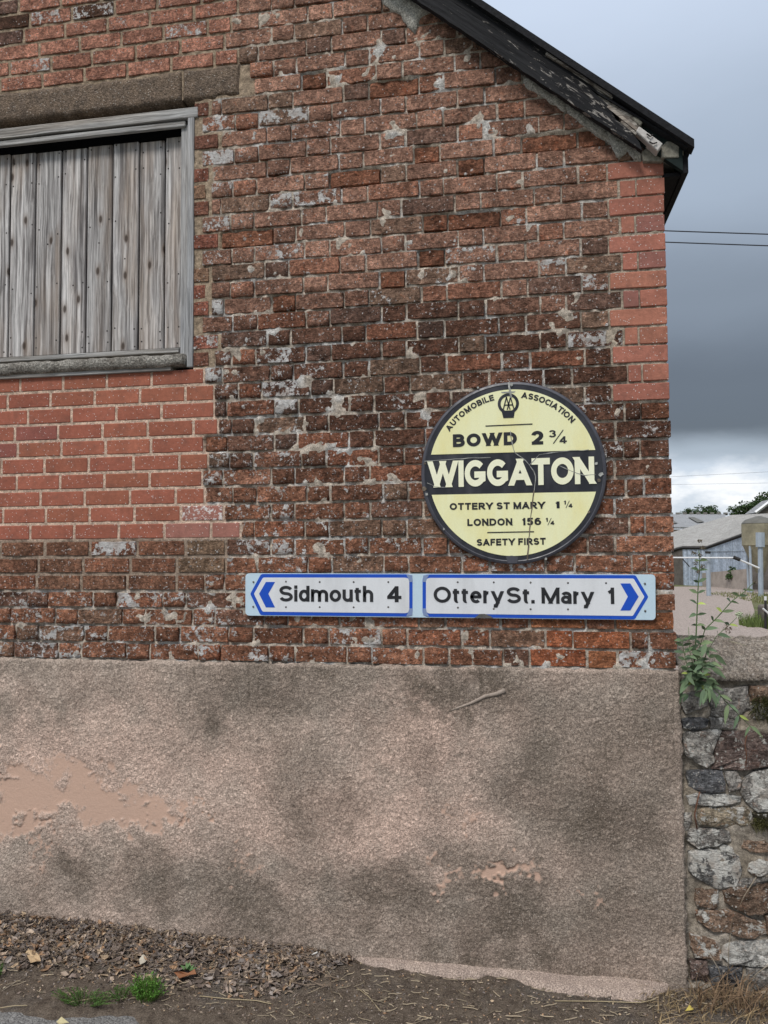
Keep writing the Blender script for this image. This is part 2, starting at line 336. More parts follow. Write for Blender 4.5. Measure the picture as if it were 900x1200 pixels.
def m_corrug(name, col, dark, freq, axis_rot=0., dirt=.5):
    g = G(name, .85, .2); p = g.map(g.pos(), rot=(0, 0, axis_rot))
    s = g.n('ShaderNodeSeparateXYZ'); g.put(s.inputs[0], p)
    w = g.math('SINE', g.math('MULTIPLY', s.outputs[0], freq))
    n1 = g.noise(g.pos(), 1.2, 6, .7); n2 = g.noise(g.pos(), 7, 5, .7)
    c = g.mix(g.math('MULTIPLY', g.mr(n1, .4, .65), dirt), col, dark); c = g.bright(c, g.mr(n2, .36, .64, .72, 1.25)); lap = g.math('FRACT', g.math('MULTIPLY', s.outputs[1], .42)); c = g.bright(c, g.mr(lap, .0, .05, .62, 1)); c = g.bright(c, g.mr(w, -1, 1, .86, 1.06))
    return g.done(c, g.bump(w, .6, .06))
M['roof_sheet'] = m_corrug('weathered_cement_sheet', (.40, .385, .36), (.25, .235, .21), 36, R(-12))
M['roof_sheet_far'] = m_corrug('far_cement_sheet', (.33, .335, .34), (.25, .25, .25), 36)
M['skylight'] = m_plain('dirty_skylight', (.12, .115, .10), .6, .3, .2, 2)
M['blue_sheet'] = m_corrug('pale_blue_sheet', (.40, .46, .54), (.30, .34, .39), 30, 0, .4)
M['tank'] = m_plain('stained_tank', (.27, .245, .17), .7, .3, .25, 1.5, .2, (.10, .085, .06), .7)
M['brown_shed'] = m_plain('brown_shed_wall', (.13, .115, .10), .9, .1, .3, 2)
M['post_grey'] = m_plain('painted_grey_post', (.33, .38, .43), .5, .4, .1, 5)
M['rail_white'] = m_plain('white_rail', (.70, .70, .70), .5, .4, .08, 5)
M['dark_post'] = m_plain('dark_fence_post', (.035, .033, .032), .8, .2, .3, 10)
M['block'] = m_plain('pale_block_wall', (.36, .31, .27), .9, .1, .2, 2)
M['pinkbag'] = m_plain('pale_pink_bag', (.62, .48, .44), .8, .2, .1, 4)
M['tyre'] = m_plain('dark_clutter', (.035, .03, .03), .9, .2, .3, 6)
M['trunk'] = m_plain('bark', (.09, .07, .055), .95, .1, .3, 3, .8)
M['cable'] = m_plain('black_cable', (.03, .033, .042), .7, .3, .05)

# ------------------------------------------------------------------ object helpers
def tag(o, label=None, cat=None, group=None, kind=None):
    if label: o['label'] = label
    if cat: o['category'] = cat
    if group: o['group'] = group
    if kind: o['kind'] = kind
    return o
def empty(name, loc=(0, 0, 0), label=None, cat=None, group=None):
    o = bpy.data.objects.new(name, None); o.location = loc; o.empty_display_size = .05; COL.objects.link(o)
    return tag(o, label, cat, group)
def link(name, me, mat=None, parent=None, loc=None):
    if mat is not None and not me.materials: me.materials.append(mat if not isinstance(mat, str) else M[mat])
    o = bpy.data.objects.new(name, me); COL.objects.link(o)
    if parent is not None:
        o.parent = parent
        base = parent.location.copy(); q = parent.parent
        while q is not None: base += q.location; q = q.parent
        o.location = (Vector(loc) if loc is not None else Vector()) - base
    elif loc is not None: o.location = loc
    return o
def mesh(name, v, f, smooth=False):
    me = bpy.data.meshes.new(name); me.from_pydata([tuple(q) for q in v], [], f); me.update()
    if smooth: me.polygons.foreach_set('use_smooth', [True]*len(me.polygons))
    return me
def npmesh(name, V, F, smooth=True):
    """quads (n,4) or tris (n,3) from numpy"""
    me = bpy.data.meshes.new(name); k = F.shape[1]
    me.vertices.add(len(V)); me.vertices.foreach_set('co', V.astype(np.float32).ravel())
    me.loops.add(F.size); me.loops.foreach_set('vertex_index', F.astype(np.int32).ravel())
    me.polygons.add(len(F)); me.polygons.foreach_set('loop_start', np.arange(0, F.size, k, dtype=np.int32)); me.polygons.foreach_set('loop_total', np.full(len(F), k, dtype=np.int32))
    me.update(calc_edges=True); me.validate()
    if smooth: me.polygons.foreach_set('use_smooth', np.ones(len(me.polygons), dtype=bool))
    return me
def vattr(me, name, cols):                    # cols (nverts, 4)
    a = me.attributes.new(name, 'FLOAT_COLOR', 'POINT'); a.data.foreach_set('color', np.asarray(cols, np.float32).ravel())
def fnoise(ny, nx, size, seed):               # smooth random field, zero mean, unit-ish range
    r = np.random.default_rng(seed); a = r.standard_normal((ny, nx))
    fy = np.fft.fftfreq(ny)[:, None]; fx = np.fft.rfftfreq(nx)[None, :]
    k = np.exp(-(fx**2+fy**2)*(size*2.2)**2); b = np.fft.irfft2(np.fft.rfft2(a)*k, s=(ny, nx)); return b/(b.std()+1e-9)
def box(v0, v1):
    x0, y0, z0 = v0; x1, y1, z1 = v1
    return ([(x0, y0, z0), (x1, y0, z0), (x1, y1, z0), (x0, y1, z0), (x0, y0, z1), (x1, y0, z1), (x1, y1, z1), (x0, y1, z1)],
            [(0, 3, 2, 1), (4, 5, 6, 7), (0, 1, 5, 4), (1, 2, 6, 5), (2, 3, 7, 6), (3, 0, 4, 7)])
def join(parts):
    V, F = [], []
    for v, f in parts:
        k = len(V); V += [tuple(q) for q in v]; F += [tuple(i+k for i in q) for q in f]
    return V, F
def prism(poly, y0, y1):                      # poly: list of (X, Z), front at y0, back at y1
    n = len(poly); area = sum(poly[i][0]*poly[(i+1) % n][1]-poly[(i+1) % n][0]*poly[i][1] for i in range(n))
    if area < 0: poly = poly[::-1]
    V = [(x, y0, z) for x, z in poly]+[(x, y1, z) for x, z in poly]
    F = [tuple(range(n)), tuple(range(2*n-1, n-1, -1))]+[(i, n+i, n+(i+1) % n, (i+1) % n) for i in range(n)]
    return V, F
def bevel(me, w, seg=1):
    bm = bmesh.new(); bm.from_mesh(me); bmesh.ops.bevel(bm, geom=list(bm.edges), offset=w, segments=seg, affect='EDGES', profile=.5, clamp_overlap=True)
    bm.to_mesh(me); bm.free(); return me
def tube(pts, r, n=6, taper=None):
    V, F = [], []; m = len(pts)
    for i, p in enumerate(pts):
        p = Vector(p); t = (Vector(pts[min(i+1, m-1)])-Vector(pts[max(i-1, 0)])).normalized()
        a = t.cross(Vector((0, 0, 1)) if abs(t.z) < .9 else Vector((1, 0, 0))).normalized(); b = t.cross(a)
        rr = r*(taper(i/(m-1)) if taper else 1)
        for k in range(n):
            q = 2*math.pi*k/n; V.append(p+a*math.cos(q)*rr+b*math.sin(q)*rr)
    for i in range(m-1):
        for k in range(n): F.append((i*n+k, i*n+(k+1) % n, (i+1)*n+(k+1) % n, (i+1)*n+k))
    F.append(tuple(range(n-1, -1, -1))); F.append(tuple((m-1)*n+k for k in range(n)))
    return V, F
def pxpoly(pts, Y): return [WP(x, y, Y) for x, y in pts]

# ------------------------------------------------------------------ measures of the gable wall
P = 0.0776; Z0 = 1.238                        # brick course height, top of the roughcast plinth
CX = 0.605                                    # right corner of the gable
XL = -4.5                                     # left corner (out of the picture)
EAVE = (0.7255, 3.398); SL = (4.1036-3.3978)/(0.7255+0.1264)     # verge: rises to the left
APEX = (CX+XL)/2
def roof_z(X): X = X if X > APEX else 2*APEX-X; return EAVE[1]+SL*(EAVE[0]-X)      # top of the roof at X
def verge_x(Z, drop=0.): return EAVE[0]-(Z+drop-EAVE[1])/SL
WR = WP(226, 300)[0]; WL = WR-1.62            # window opening, right and left
WZB, WZT = WP(100, 437)[1], WP(100, 133)[1]   # under the sill, underside of the lintel
LZT = WP(100, 98)[1]; LXR = WP(279.5, 100)[0]; LXL = WL-.25
GROUNDZ = 0.0

building = empty('brick_building', ((CX+XL)/2, 0, 0), 'old red brick building with black verge and boarded window, its rendered base on the verge', 'building')

# core behind the facing bricks
BACK = 8.0
def core():
    T = .16; parts = []
    parts.append(prism([(WR+.03, -.3), (CX-.012, -.3), (CX-.012, roof_z(CX)-T), (WR+.03, roof_z(WR+.03)-T)], .03, .345))
    parts.append(prism([(XL+.01, -.3), (WL-.02, -.3), (WL-.02, roof_z(WL-.02)-T), (XL+.01, roof_z(XL+.01)-T)], .03, .345))
    parts.append(prism([(WL-.0195, -.3), (WR+.0295, -.3), (WR+.0295, WZB-.01), (WL-.0195, WZB-.01)], .03, .345))
    parts.append(prism([(WL-.0195, WZT+.02), (WR+.0295, WZT+.02), (WR+.0295, roof_z(WR+.0295)-T), (APEX, roof_z(APEX)-T), (WL-.0195, roof_z(WL-.0195)-T)], .03, .345))
    parts.append(prism([(XL+.012, -.3), (CX-.014, -.3), (CX-.014, roof_z(CX)-T-.002), (APEX, roof_z(APEX)-T-.002), (XL+.012, roof_z(XL)-T-.002)], .346, BACK))
    return parts
v, f = join(core())
core_o = link('wall_core', mesh('wall_core', v, f), None, building)
def m_side():
    g = G('side_wall_brick', .95, .15); p = g.map(g.pos(), rot=(R(90), 0, R(90)))
    t = g.n('ShaderNodeTexBrick'); sp = g.n('ShaderNodeSeparateXYZ'); g.put(sp.inputs[0], g.pos()); cb = g.n('ShaderNodeCombineXYZ'); g.put(cb.inputs[0], g.math('ADD', sp.outputs[0], sp.outputs[1])); g.put(cb.inputs[1], sp.outputs[2]); g.put(t.inputs['Vector'], cb.outputs[0])
    t.inputs['Scale'].default_value = 1; t.inputs['Brick Width'].default_value = .23; t.inputs['Row Height'].default_value = P; t.inputs['Mortar Size'].default_value = .006
    g.put(t.inputs['Color1'], (.27, .12, .085)); g.put(t.inputs['Color2'], (.19, .085, .06)); g.put(t.inputs['Mortar'], (.4, .36, .31))
    c = g.bright(t.outputs[0], g.mr(g.noise(g.pos(), 40, 5, .7), .3, .7, .7, 1.25))
    return g.done(c, g.bump(t.outputs[1], .6, .01))
core_o.data.materials.append(m_side())
# ------------------------------------------------------------------ bricks: where each one lies
def zpix(k): return Z0+k*P
def left_limit(k):                            # where the old Flemish-bond wall starts, per course (X)
    z = zpix(k)+P/2
    px = {0: None, 1: None, 2: None, 3: None}.get(k, 0)
    if px is None: return XL
    table = {4: 241, 5: 266, 6: 266, 7: 283, 8: 263, 9: 241, 10: 238, 11: 245, 12: 240, 13: 257, 14: 252, 15: 252, 16: 240, 17: 252}
    y = PX(-1.35, 0, z)[1]
    if k in table: px = table[k]
    elif z < WZT-.03: px = (241 if k % 2 else 252) + (7 if k % 3 == 0 else -4)
    elif z < LZT+.0: px = 293+(k % 2)*5
    else: px = 264+(k % 3)*8
    return WP(px, y)[0]
olds, reds, quoins, relaid, uppers, slips = [], [], [], [], [], []
rb = random.Random(5)
KMAX = int((roof_z(APEX)-Z0)/P)
J = .0068
for k in range(KMAX):
    z = zpix(k); ztop = z+P-J
    xr = CX + rb.uniform(-.006, .007)*(1 if k < 13 else .4)
    lim = left_limit(k)
    xv = min(xr, verge_x(ztop, .10))           # hidden behind the bargeboard beyond this
    seqA = [('S', .222), ('H', .104)]
    x = xr; i = 0
    if k % 2 == 0: seq = lambda i: seqA[i % 2]
    else: seq = lambda i: ('H', .106) if i == 0 else (('C', .055) if i == 1 else seqA[i % 2])
    while x > lim+.03:
        kind, w = seq(i); w += rb.uniform(-.006, .006)
        x1, x0 = x, x-w
        if x0 < lim+.045: x0 = lim
        q = dict(k=k, x0=x0, x1=min(x1, xv), z=z+rb.uniform(-.0025, .0025), h=P-J+.0008-rb.uniform(0, .003), kind=kind, i=i)
        if q['x1']-q['x0'] > .035:
            lx = 2*APEX-xv
            if q['x0'] > lx: (quoins if (kind != 'X' and 14 <= k <= 26 and i < (1 if k % 2 == 0 else 2)) else olds).append(q)
        x = x0-J-rb.uniform(-.002, .002); i += 1
    # left of the old wall
    if k <= 3: continue
    y = PX(lim, 0, z+P/2)[1]
    def run(store, xs, xe, w0, phase, jit=.002, jj=.012):
        x = xs-ru(.008, .012); first = True
        while x > xe:
            w = w0+rb.uniform(-jit, jit)
            if first: w = w0*(phase); first = False
            x0 = max(x-w, xe)
            if x-x0 > .02: store.append(dict(k=k, x0=x0, x1=x, z=z+jj*.1, h=P-jj, kind='S', i=9))
            x = x0-jj
    if k <= 6: run(relaid, lim, XL, .222, (.55, 1, .8)[k-4], .012)
    elif k <= 16: run(reds, lim, XL, .212, (1.15, .6)[k % 2] if k not in (8, 13) else (.9 if k == 8 else .5))
    elif z+P < WZT+.01:
        xs = lim-.008
        if xs-WR > .012: slips.append(dict(k=k, x0=WR+.004, x1=xs-(.024 if k % 2 else .008), z=z+.001, h=P-.012, kind='H', i=9))
        run(olds, WL-.06, XL, .222, .7, .008, .009)
    elif z > LZT-.02: run(uppers, lim, XL, .205, (1, .5)[k % 2], .008)
    else: run(olds, LXL-.02, XL, .222, .7, .008, .009)

# ------------------------------------------------------------------ brick shapes
def brick_mesh(name, nx, nz, rough, arris, corner, seed, depth=.035, dish=0.):
    """unit brick 1 x 1 in X, Z (scaled per object), face at y = 0, worn arrises"""
    r = random.Random(seed); W, H = (.222, .068) if nx > 4 else (.104, .068)
    e = .0038/W; xs = [-.5]+[-.5+e+(1-2*e)*i/(nx-2) for i in range(nx-1)]+[.5]
    zs = [-.5, -.445]+[-.445+.89*i/(nz-2) for i in range(1, nz-2)]+[.445, .5]
    V, F = [], []; A, B = len(xs), len(zs)
    off = Vector((r.uniform(0, 90), r.uniform(0, 90), r.uniform(0, 90)))
    for j, zz in enumerate(zs):
        for i, xx in enumerate(xs):
            ed = (i in (0, A-1)) + (j in (0, B-1))
            n = mnoise.noise(Vector((xx*W*34, 0, zz*H*34))+off)
            n2 = mnoise.noise(Vector((xx*W*14, 5, zz*H*14))+off)
            yy = -rough*(n*.9+n2*.7)+dish
            px, pz = xx, zz
            if ed:
                yy = max(yy, 0)*.5+arris*r.uniform(.7, 1.5)
                px += -math.copysign(r.uniform(0, corner)/W, xx)*(1 if i in (0, A-1) else 0)
                pz += -math.copysign(r.uniform(0, corner)/H, zz)*(1 if j in (0, B-1) else 0)
            if ed == 2:
                px -= math.copysign(corner*r.uniform(.3, 1.6)/W, xx); pz -= math.copysign(corner*r.uniform(.3, 1.3)/H, zz); yy += arris
            V.append((px, yy, pz))
    for j in range(B-1):
        for i in range(A-1): F.append((j*A+i, j*A+i+1, (j+1)*A+i+1, (j+1)*A+i))
    per = [i for i in range(A)]+[j*A+A-1 for j in range(1, B)]+[(B-1)*A+i for i in range(A-2, -1, -1)]+[j*A for j in range(B-2, 0, -1)]
    b0 = len(V)
    for q in per: V.append((V[q][0], depth, V[q][2]))
    n = len(per)
    for q in range(n): F.append((per[q], b0+q, b0+(q+1) % n, per[(q+1) % n]))
    return mesh(name, V, F, False)
SHAPES = {}
def shape_set(key, nx, nz, n, **kw): SHAPES[key] = [brick_mesh('brick_'+key, nx, nz, seed=hash((nx, nz, q, len(key)))+q*7, **kw) for q in range(n)]
shape_set('S_smooth', 6, 4, 10, rough=.0025, arris=.0022, corner=.0034)
shape_set('H_smooth', 5, 4, 8, rough=.0025, arris=.0022, corner=.0034)
shape_set('S_rough', 9, 5, 12, rough=.0095, arris=.0035, corner=.0048)
shape_set('H_rough', 6, 5, 10, rough=.0095, arris=.0035, corner=.0048)
shape_set('S_spall', 9, 5, 5, rough=.011, arris=.008, corner=.003, dish=.010)
shape_set('H_spall', 6, 5, 5, rough=.010, arris=.008, corner=.003, dish=.009)
shape_set('S_mach', 6, 4, 4, rough=.0006, arris=.0015, corner=.0010)
shape_set('H_mach', 5, 4, 4, rough=.0006, arris=.0015, corner=.0010)
shape_set('S_quoin', 6, 4, 5, rough=.0012, arris=.002, corner=.0022, depth=.105)
shape_set('H_quoin', 5, 4, 5, rough=.0012, arris=.002, corner=.0022, depth=.105)
shape_set('S_corner', 9, 5, 5, rough=.009, arris=.004, corner=.0065, depth=.105)
shape_set('H_corner', 6, 5, 5, rough=.009, arris=.004, corner=.0065, depth=.105)

# marks read off the photograph (pixel x, y, radius px, amount): lime, paint and lichen
WHITE = [(47, 70, 16, .95), (65, 8, 14, .6), (75, 20, 30, .6), (120, 12, 30, .65), (225, 15, 12, .85), (225, 40, 22, .55), (215, 52, 16, .5), (30, 10, 14, .6),
         (255, 180, 16, .9), (255, 147, 22, .5), (242, 262, 12, .8), (330, 235, 18, .75), (375, 230, 26, .6), (270, 376, 9, 1.0), (247, 359, 9, .95), (290, 320, 24, .25),
         (300, 412, 10, .9), (246, 440, 9, .9), (262, 455, 24, .4), (275, 480, 22, .5), (335, 455, 16, .5), (262, 540, 18, .6), (270, 556, 22, .55), (300, 570, 24, .4),
         (340, 610, 22, .65), (330, 650, 26, .6), (262, 650, 24, .5), (250, 690, 26, .55), (330, 600, 30, .3), (365, 160, 26, .45), (340, 137, 20, .55), (440, 235, 20, .4),
         (240, 590, 9, .7), (165, 702, 26, .75), (200, 700, 18, .6), (60, 750, 40, .5), (30, 760, 30, .5), (110, 745, 30, .4), (190, 765, 26, .3), (145, 640, 28, .98), (95, 548, 18, .35),
         (410, 745, 26, .6), (300, 740, 34, .45), (400, 640, 20, .5), (445, 577, 10, .7), (420, 590, 24, .25), (480, 520, 24, .15),
         (650, 315, 26, .6), (690, 330, 20, .6), (715, 205, 12, .8), (716, 245, 12, .8), (718, 350, 14, .75), (700, 405, 14, .55), (680, 345, 16, .6), (600, 250, 12, .45), (570, 320, 16, .45), (560, 300, 14, .5),
         (575, 233, 10, .5), (640, 218, 14, .45), (500, 330, 14, .35), (450, 355, 26, .35), (395, 345, 20, .45), (385, 410, 12, .5), (700, 520, 16, .6), (720, 535, 18, .5), (690, 610, 22, .3), (545, 650, 30, .45), (610, 655, 26, .4),
         (780, 690, 12, .8), (760, 770, 24, .35), (740, 730, 12, .35), (505, 775, 8, .5), (765, 510, 16, .5), (640, 660, 20, .45), (590, 770, 8, .4), (325, 300, 14, .45), (345, 200, 10, .3), (235, 610, 8, .8), (240, 600, 10, .8)]
WHITE += [(343+8*math.sin(y/40), y, 13, .45+.3*((y*7) % 3 == 0)) for y in range(385, 680, 19)]+[(255+10*math.sin(y), y, 12, .35+.35*((y*5) % 4 == 0)) for y in range(170, 480, 23)]
SPALL = [(365, 96), (446, 106), (411, 208), (505, 178), (537, 257), (513, 302), (458, 326), (317, 276), (552, 196), (318, 358), (358, 96), (690, 165), (640, 175), (500, 262)]
ORANGE = [(655, 748), (728, 748), (630, 770), (690, 770), (630, 728), (762, 728), (640, 745), (700, 745)]
def white_at(x, y):
    w = .08+.10*sm(380, 560, y)+.10*sm(400, 260, x)*sm(100, 250, y)
    for (a, b, r, s) in WHITE:
        d2 = ((x-a)**2+((y-b)*1.35)**2)/(r*1.0)**2
        w = max(w, s*math.exp(-d2*.7))
    return w
def lerp3(a, b, t): return tuple(a[i]+(b[i]-a[i])*t for i in range(3))
def sm(a, b, x): t = min(1, max(0, (x-a)/(b-a))); return t*t*(3-2*t)
def old_colour(x, y, r):
    top = (.475, .262, .185); dark = (.20, .100, .067); low = (.40, .186, .113)
    wob = mnoise.noise(Vector((x/95, y/70, 3.3)))*55
    t = sm(318, 385, y+wob); c = lerp3(top, dark, t*(.65+.35*sm(240, 420, x))); t2 = sm(510, 640, y+wob*.8); c = lerp3(c, low, t2)
    k = r.gauss(1, .13); c = tuple(q*max(.6, k) for q in c)
    u = r.random()
    if u < .08: c = lerp3(c, (.32, .22, .155), .6)       # buff
    elif u < .14: c = lerp3(c, (.15, .10, .08), .6)    # burnt
    elif u < .24: c = lerp3(c, (.44, .175, .10), .45)    # redder
    return c
wall_me = None
wall_anchor = Vector((0, 0, 0))
# --- mortar bed, one displaced sheet with the window cut out and the roof line trimmed
def mortar_sheet():
    s = .011; nx = int((CX-.006-XL)/s)+1; nz = int((roof_z(APEX)-Z0+.02)/s)+1
    X = np.linspace(XL, CX-.006, nx); Z = np.linspace(Z0-.02, roof_z(APEX)-.04, nz)
    XX, ZZ = np.meshgrid(X, Z)
    n = fnoise(nz, nx, 1.6, 3)*.0028+fnoise(nz, nx, 5, 4)*.0030
    zone = np.zeros_like(XX)                       # 0 old lime, 1 pink infill, 2 tan upper / toothing, 3 quoin
    lim = np.array([left_limit(min(KMAX-1, max(0, int((z-Z0)/P)))) for z in Z])
    K = ((ZZ-Z0)/P)
    left = XX < lim[:, None]+.004
    zone[left & (K > 7) & (K < 17)] = 1
    zone[left & (K >= 4) & (K <= 7)] = 1.5
    zone[left & (K >= 17)] = 2
    zone[(K >= 14) & (K < 27) & (XX > CX-.245)] = 3
    Y = np.where(zone == 0, .0085, np.where(zone == 1, .0018, np.where(zone == 3, .0050, .0050)))+n*np.where(zone == 1, .10, np.where(zone == 0, 1, .45))
    col = np.zeros(XX.shape+(4,))
    base = {0: (.59, .505, .415), 1: (.70, .52, .40), 1.5: (.42, .32, .245), 2: (.43, .33, .235), 3: (.50, .42, .33)}
    for kz, c in base.items(): col[zone == kz, :3] = c
    dirt = np.clip(.5+fnoise(nz, nx, 9, 8)*.3, 0, 1); px = 900*(XX-XL)
    col[..., 3] = np.where(zone == 0, dirt, np.where(zone == 1, .05, .3))
    strk = np.exp(-((XX-WP(343, 520)[0])/.035)**2)*(ZZ < WP(343, 375)[1])*(.6+.5*fnoise(nz, nx, 4, 19)); strk = np.clip(strk, 0, 1)*(zone == 0)
    col[..., 3] *= 1-strk*.9; n -= strk*.004
    lim_w = fnoise(nz, nx, 5, 9)
    wl = np.clip((lim_w-.4)*1.2, 0, 1)*(zone == 0)
    col[..., :3] = col[..., :3]*(1-wl[..., None])+np.array((.66, .63, .59))*wl[..., None]
    for q in SPQ:                                  # hollow behind spalled bricks
        Y = np.where((XX > q[0]-.004) & (XX < q[1]+.004) & (ZZ > q[2]-.002) & (ZZ < q[3]+.004), .026, Y)
    V = np.stack([XX, Y, ZZ], -1).reshape(-1, 3)
    I = np.arange(nx*nz).reshape(nz, nx); Fq = np.stack([I[:-1, :-1], I[:-1, 1:], I[1:, 1:], I[1:, :-1]], -1)
    cx = (XX[:-1, :-1]+XX[1:, 1:])/2; cz = (ZZ[:-1, :-1]+ZZ[1:, 1:])/2
    rz = EAVE[1]+SL*(EAVE[0]-np.where(cx > APEX, cx, 2*APEX-cx))
    keep = (cz < rz-.07) & ~((cx > WL-.005) & (cx < WR+.004) & (cz > WZB-.004) & (cz < WZT+.012))
    me = npmesh('wall', V, Fq[keep]); vattr(me, 'tone', col.reshape(-1, 4)); return me
rs = random.Random(31)
def near(lst, q):
    for (x, y) in lst:
        X, Z = WP(x, y)
        if q['x0']-.004 < X < q['x1']+.004 and q['z']-.004 < Z < q['z']+q['h']+.006: return True
    return False
SPQ = []
for q in olds:
    a = PX((q['x0']+q['x1'])/2, 0, q['z']); q['spall'] = near(SPALL, q) or (0 < a[0] < 800 and 0 < a[1] < 780 and rs.random() < .008)
    if q['spall']: SPQ.append((q['x0'], q['x1'], q['z'], q['z']+q['h']))
wall = link('wall', mortar_sheet(), 'mortar', building)

def in_view(q):
    a = PX((q['x0']+q['x1'])/2, 0, q['z']+q['h']/2); return -10 < a[0] < 910 and -8 < a[1] < 1210, a
def area(q):
    a = PX(q['x0'], 0, q['z']); b = PX(q['x1'], 0, q['z']+q['h']); return (b[0]-a[0])*(a[1]-b[1])
def hidden(a): return ((a[0]-600)**2+(a[1]-553)**2 < 92**2) or (296 < a[0] < 760 and 678 < a[1] < 718)
STUFF = {'old': [], 'mach': []}
def emit(q, name, col, wh, key, mat, individual, tilt=0., ydep=0.):
    shp = SHAPES[key]; me = shp[q['seed'] % len(shp)]
    w, h = q['x1']-q['x0'], q['h']; flip = -1 if (q['seed'] >> 5) & 1 else 1
    loc = Vector(((q['x0']+q['x1'])/2, ydep, q['z']+h/2+J/2)); 
    if individual:
        if not me.materials: me.materials.append(M[mat])
        o = bpy.data.objects.new(name, me); COL.objects.link(o); o.parent = wall
        o.location = loc-wall_anchor; o.scale = (w, 1, h); o.rotation_euler = (0, tilt, 0)
        o.color = (*col, wh)
    else:
        co = np.array([v.co for v in me.vertices]); co = co*np.array((w, 1, h)); c, s = math.cos(tilt), math.sin(tilt)
        co = np.stack([co[:, 0]*c+co[:, 2]*s, co[:, 1], -co[:, 0]*s+co[:, 2]*c], -1)+np.array(loc-wall_anchor)
        STUFF['mach' if mat == 'machine' else 'old'].append((co, [tuple(p.vertices) for p in me.polygons], (*col, wh)))
rr = random.Random(77)
def near(lst, q):
    for (x, y) in lst:
        X, Z = WP(x, y)
        if q['x0']-.004 < X < q['x1']+.004 and q['z']-.004 < Z < q['z']+q['h']+.006: return True
    return False
cand = []
for q in olds:
    v, a = in_view(q); q['px'] = a; q['view'] = v
    if v and not hidden(a): cand.append((area(q), id(q)))
cand.sort(reverse=True); chosen = set(i for _, i in cand[:300])
print('old bricks', len(olds), 'in view', len(cand), 'red', len(reds), 'quoin', len(quoins), 'relaid', len(relaid), 'upper', len(uppers), 'slips', len(slips))
for q in olds:
    q['seed'] = rr.randrange(1 << 16); x, y = q['px']; ind = id(q) in chosen
    col = old_colour(x, y, rr); wh = min(1, white_at(x, y)+abs(rr.gauss(0, .05))+(.12 if rr.random() < .12 else 0)+(.13 if 360 < y < 800 else 0)*rr.random())
    S = 'S' if q['kind'] == 'S' and q['x1']-q['x0'] > .13 else 'H'
    roughf = sm(330, 420, y+rr.uniform(-60, 60)); key = S+('_rough' if rr.random() < roughf else '_smooth')
    if q['i'] == 0: key = S+'_corner'
    yd = rr.gauss(0, .0018)
    if q['spall']: key = S+'_spall'; u = rr.uniform(.75, 1.15); col = (.37*u, .165*u, .10*u); wh *= .6
    mat = 'brick'
    if near(ORANGE, q): col = (.56*rr.uniform(.85, 1.05), .20, .10); key = S+'_smooth'; wh = .18
    emit(q, 'brick', col, wh, key, mat, ind, rr.gauss(0, .006), yd)
for q in quoins:
    q['seed'] = rr.randrange(1 << 16); v, a = in_view(q)
    u = rr.uniform(.84, 1.06); c = (.41*u, .166*u*rr.uniform(.95, 1.05), .115*u)
    if rr.random() < .08: c = (.30, .13, .105)
    emit(q, 'quoin_brick', c, .30*rr.random()+.06, ('S' if q['kind'] == 'S' else 'H')+'_quoin', 'machine', v, rr.gauss(0, .004), -.001)
for st, name in ((reds, 'red_brick'), (relaid, 'relaid_brick'), (uppers, 'upper_brick'), (slips, 'brick_slip')):
    for q in st:
        if q['x1']-q['x0'] < .012: continue
        q['seed'] = rr.randrange(1 << 16); v, a = in_view(q); x, y = a
        v = a[0] > -60 and v or (-45 < a[0] < 910 and -10 < a[1] < 1210)
        S = 'S' if q['x1']-q['x0'] > .13 else 'H'; wh = white_at(x, y)-.05; wh = max(.0, wh)
        if name == 'red_brick':
            u = .365*rr.uniform(.84, 1.07); c = (u, u*.355*rr.uniform(.96, 1.05), u*.225)
            if rr.random() < .04: c = (.28, .10, .078)
            if q['k'] <= 8 and x > 215: c = (.36, .16, .125); wh = max(wh, .35 if q['k'] == 8 else .08)
            emit(q, name, c, max(wh, .10 if 470 < y < 560 else .04), S+'_mach', 'machine', v, 0, -.001)
        elif name == 'relaid_brick':
            c = lerp3((.38, .165, .10), (.31, .17, .11), rr.random())
            if x > 215 and y < 665: c = (.40, .26, .17); wh = .25
            u = rr.uniform(.85, 1.1); emit(q, name, tuple(t*u for t in c), max(wh, .08), S+'_smooth', 'brick', v, rr.gauss(0, .004), -.001)
        elif name == 'upper_brick':
            u = rr.random()
            if q['k'] <= 36: u *= .5
            c = (.62, .295, .205) if u < .62 else ((.29, .17, .13) if u < .88 else (.17, .09, .06))
            u = rr.uniform(.86, 1.12); emit(q, name, tuple(t*u for t in c), max(wh*1.1, .35*rr.random()), S+'_smooth', 'brick', v, rr.gauss(0, .006), -.001)
        else:
            c = rr.choice([(.40, .16, .11), (.43, .26, .17), (.32, .13, .09), (.28, .13, .09)])
            emit(q, name, c, max(wh, .15), 'H_smooth', 'brick', v, 0, 0)
for key, items in STUFF.items():
    if not items: continue
    V, F, C = [], [], []
    for co, fs, c in items:
        k = len(V); V += [tuple(t) for t in co]; F += [tuple(i+k for i in t) for t in fs]; C += [c]*len(co)
    me = mesh('brick_remainder', V, F, True); vattr(me, 'tone', np.array(C))
    me.materials.append(M['brick_mass' if key == 'old' else 'machine_mass'])
    o = bpy.data.objects.new('smaller_bricks' if key == 'old' else 'hidden_red_bricks', me); COL.objects.link(o); o.parent = wall; o['kind'] = 'stuff'

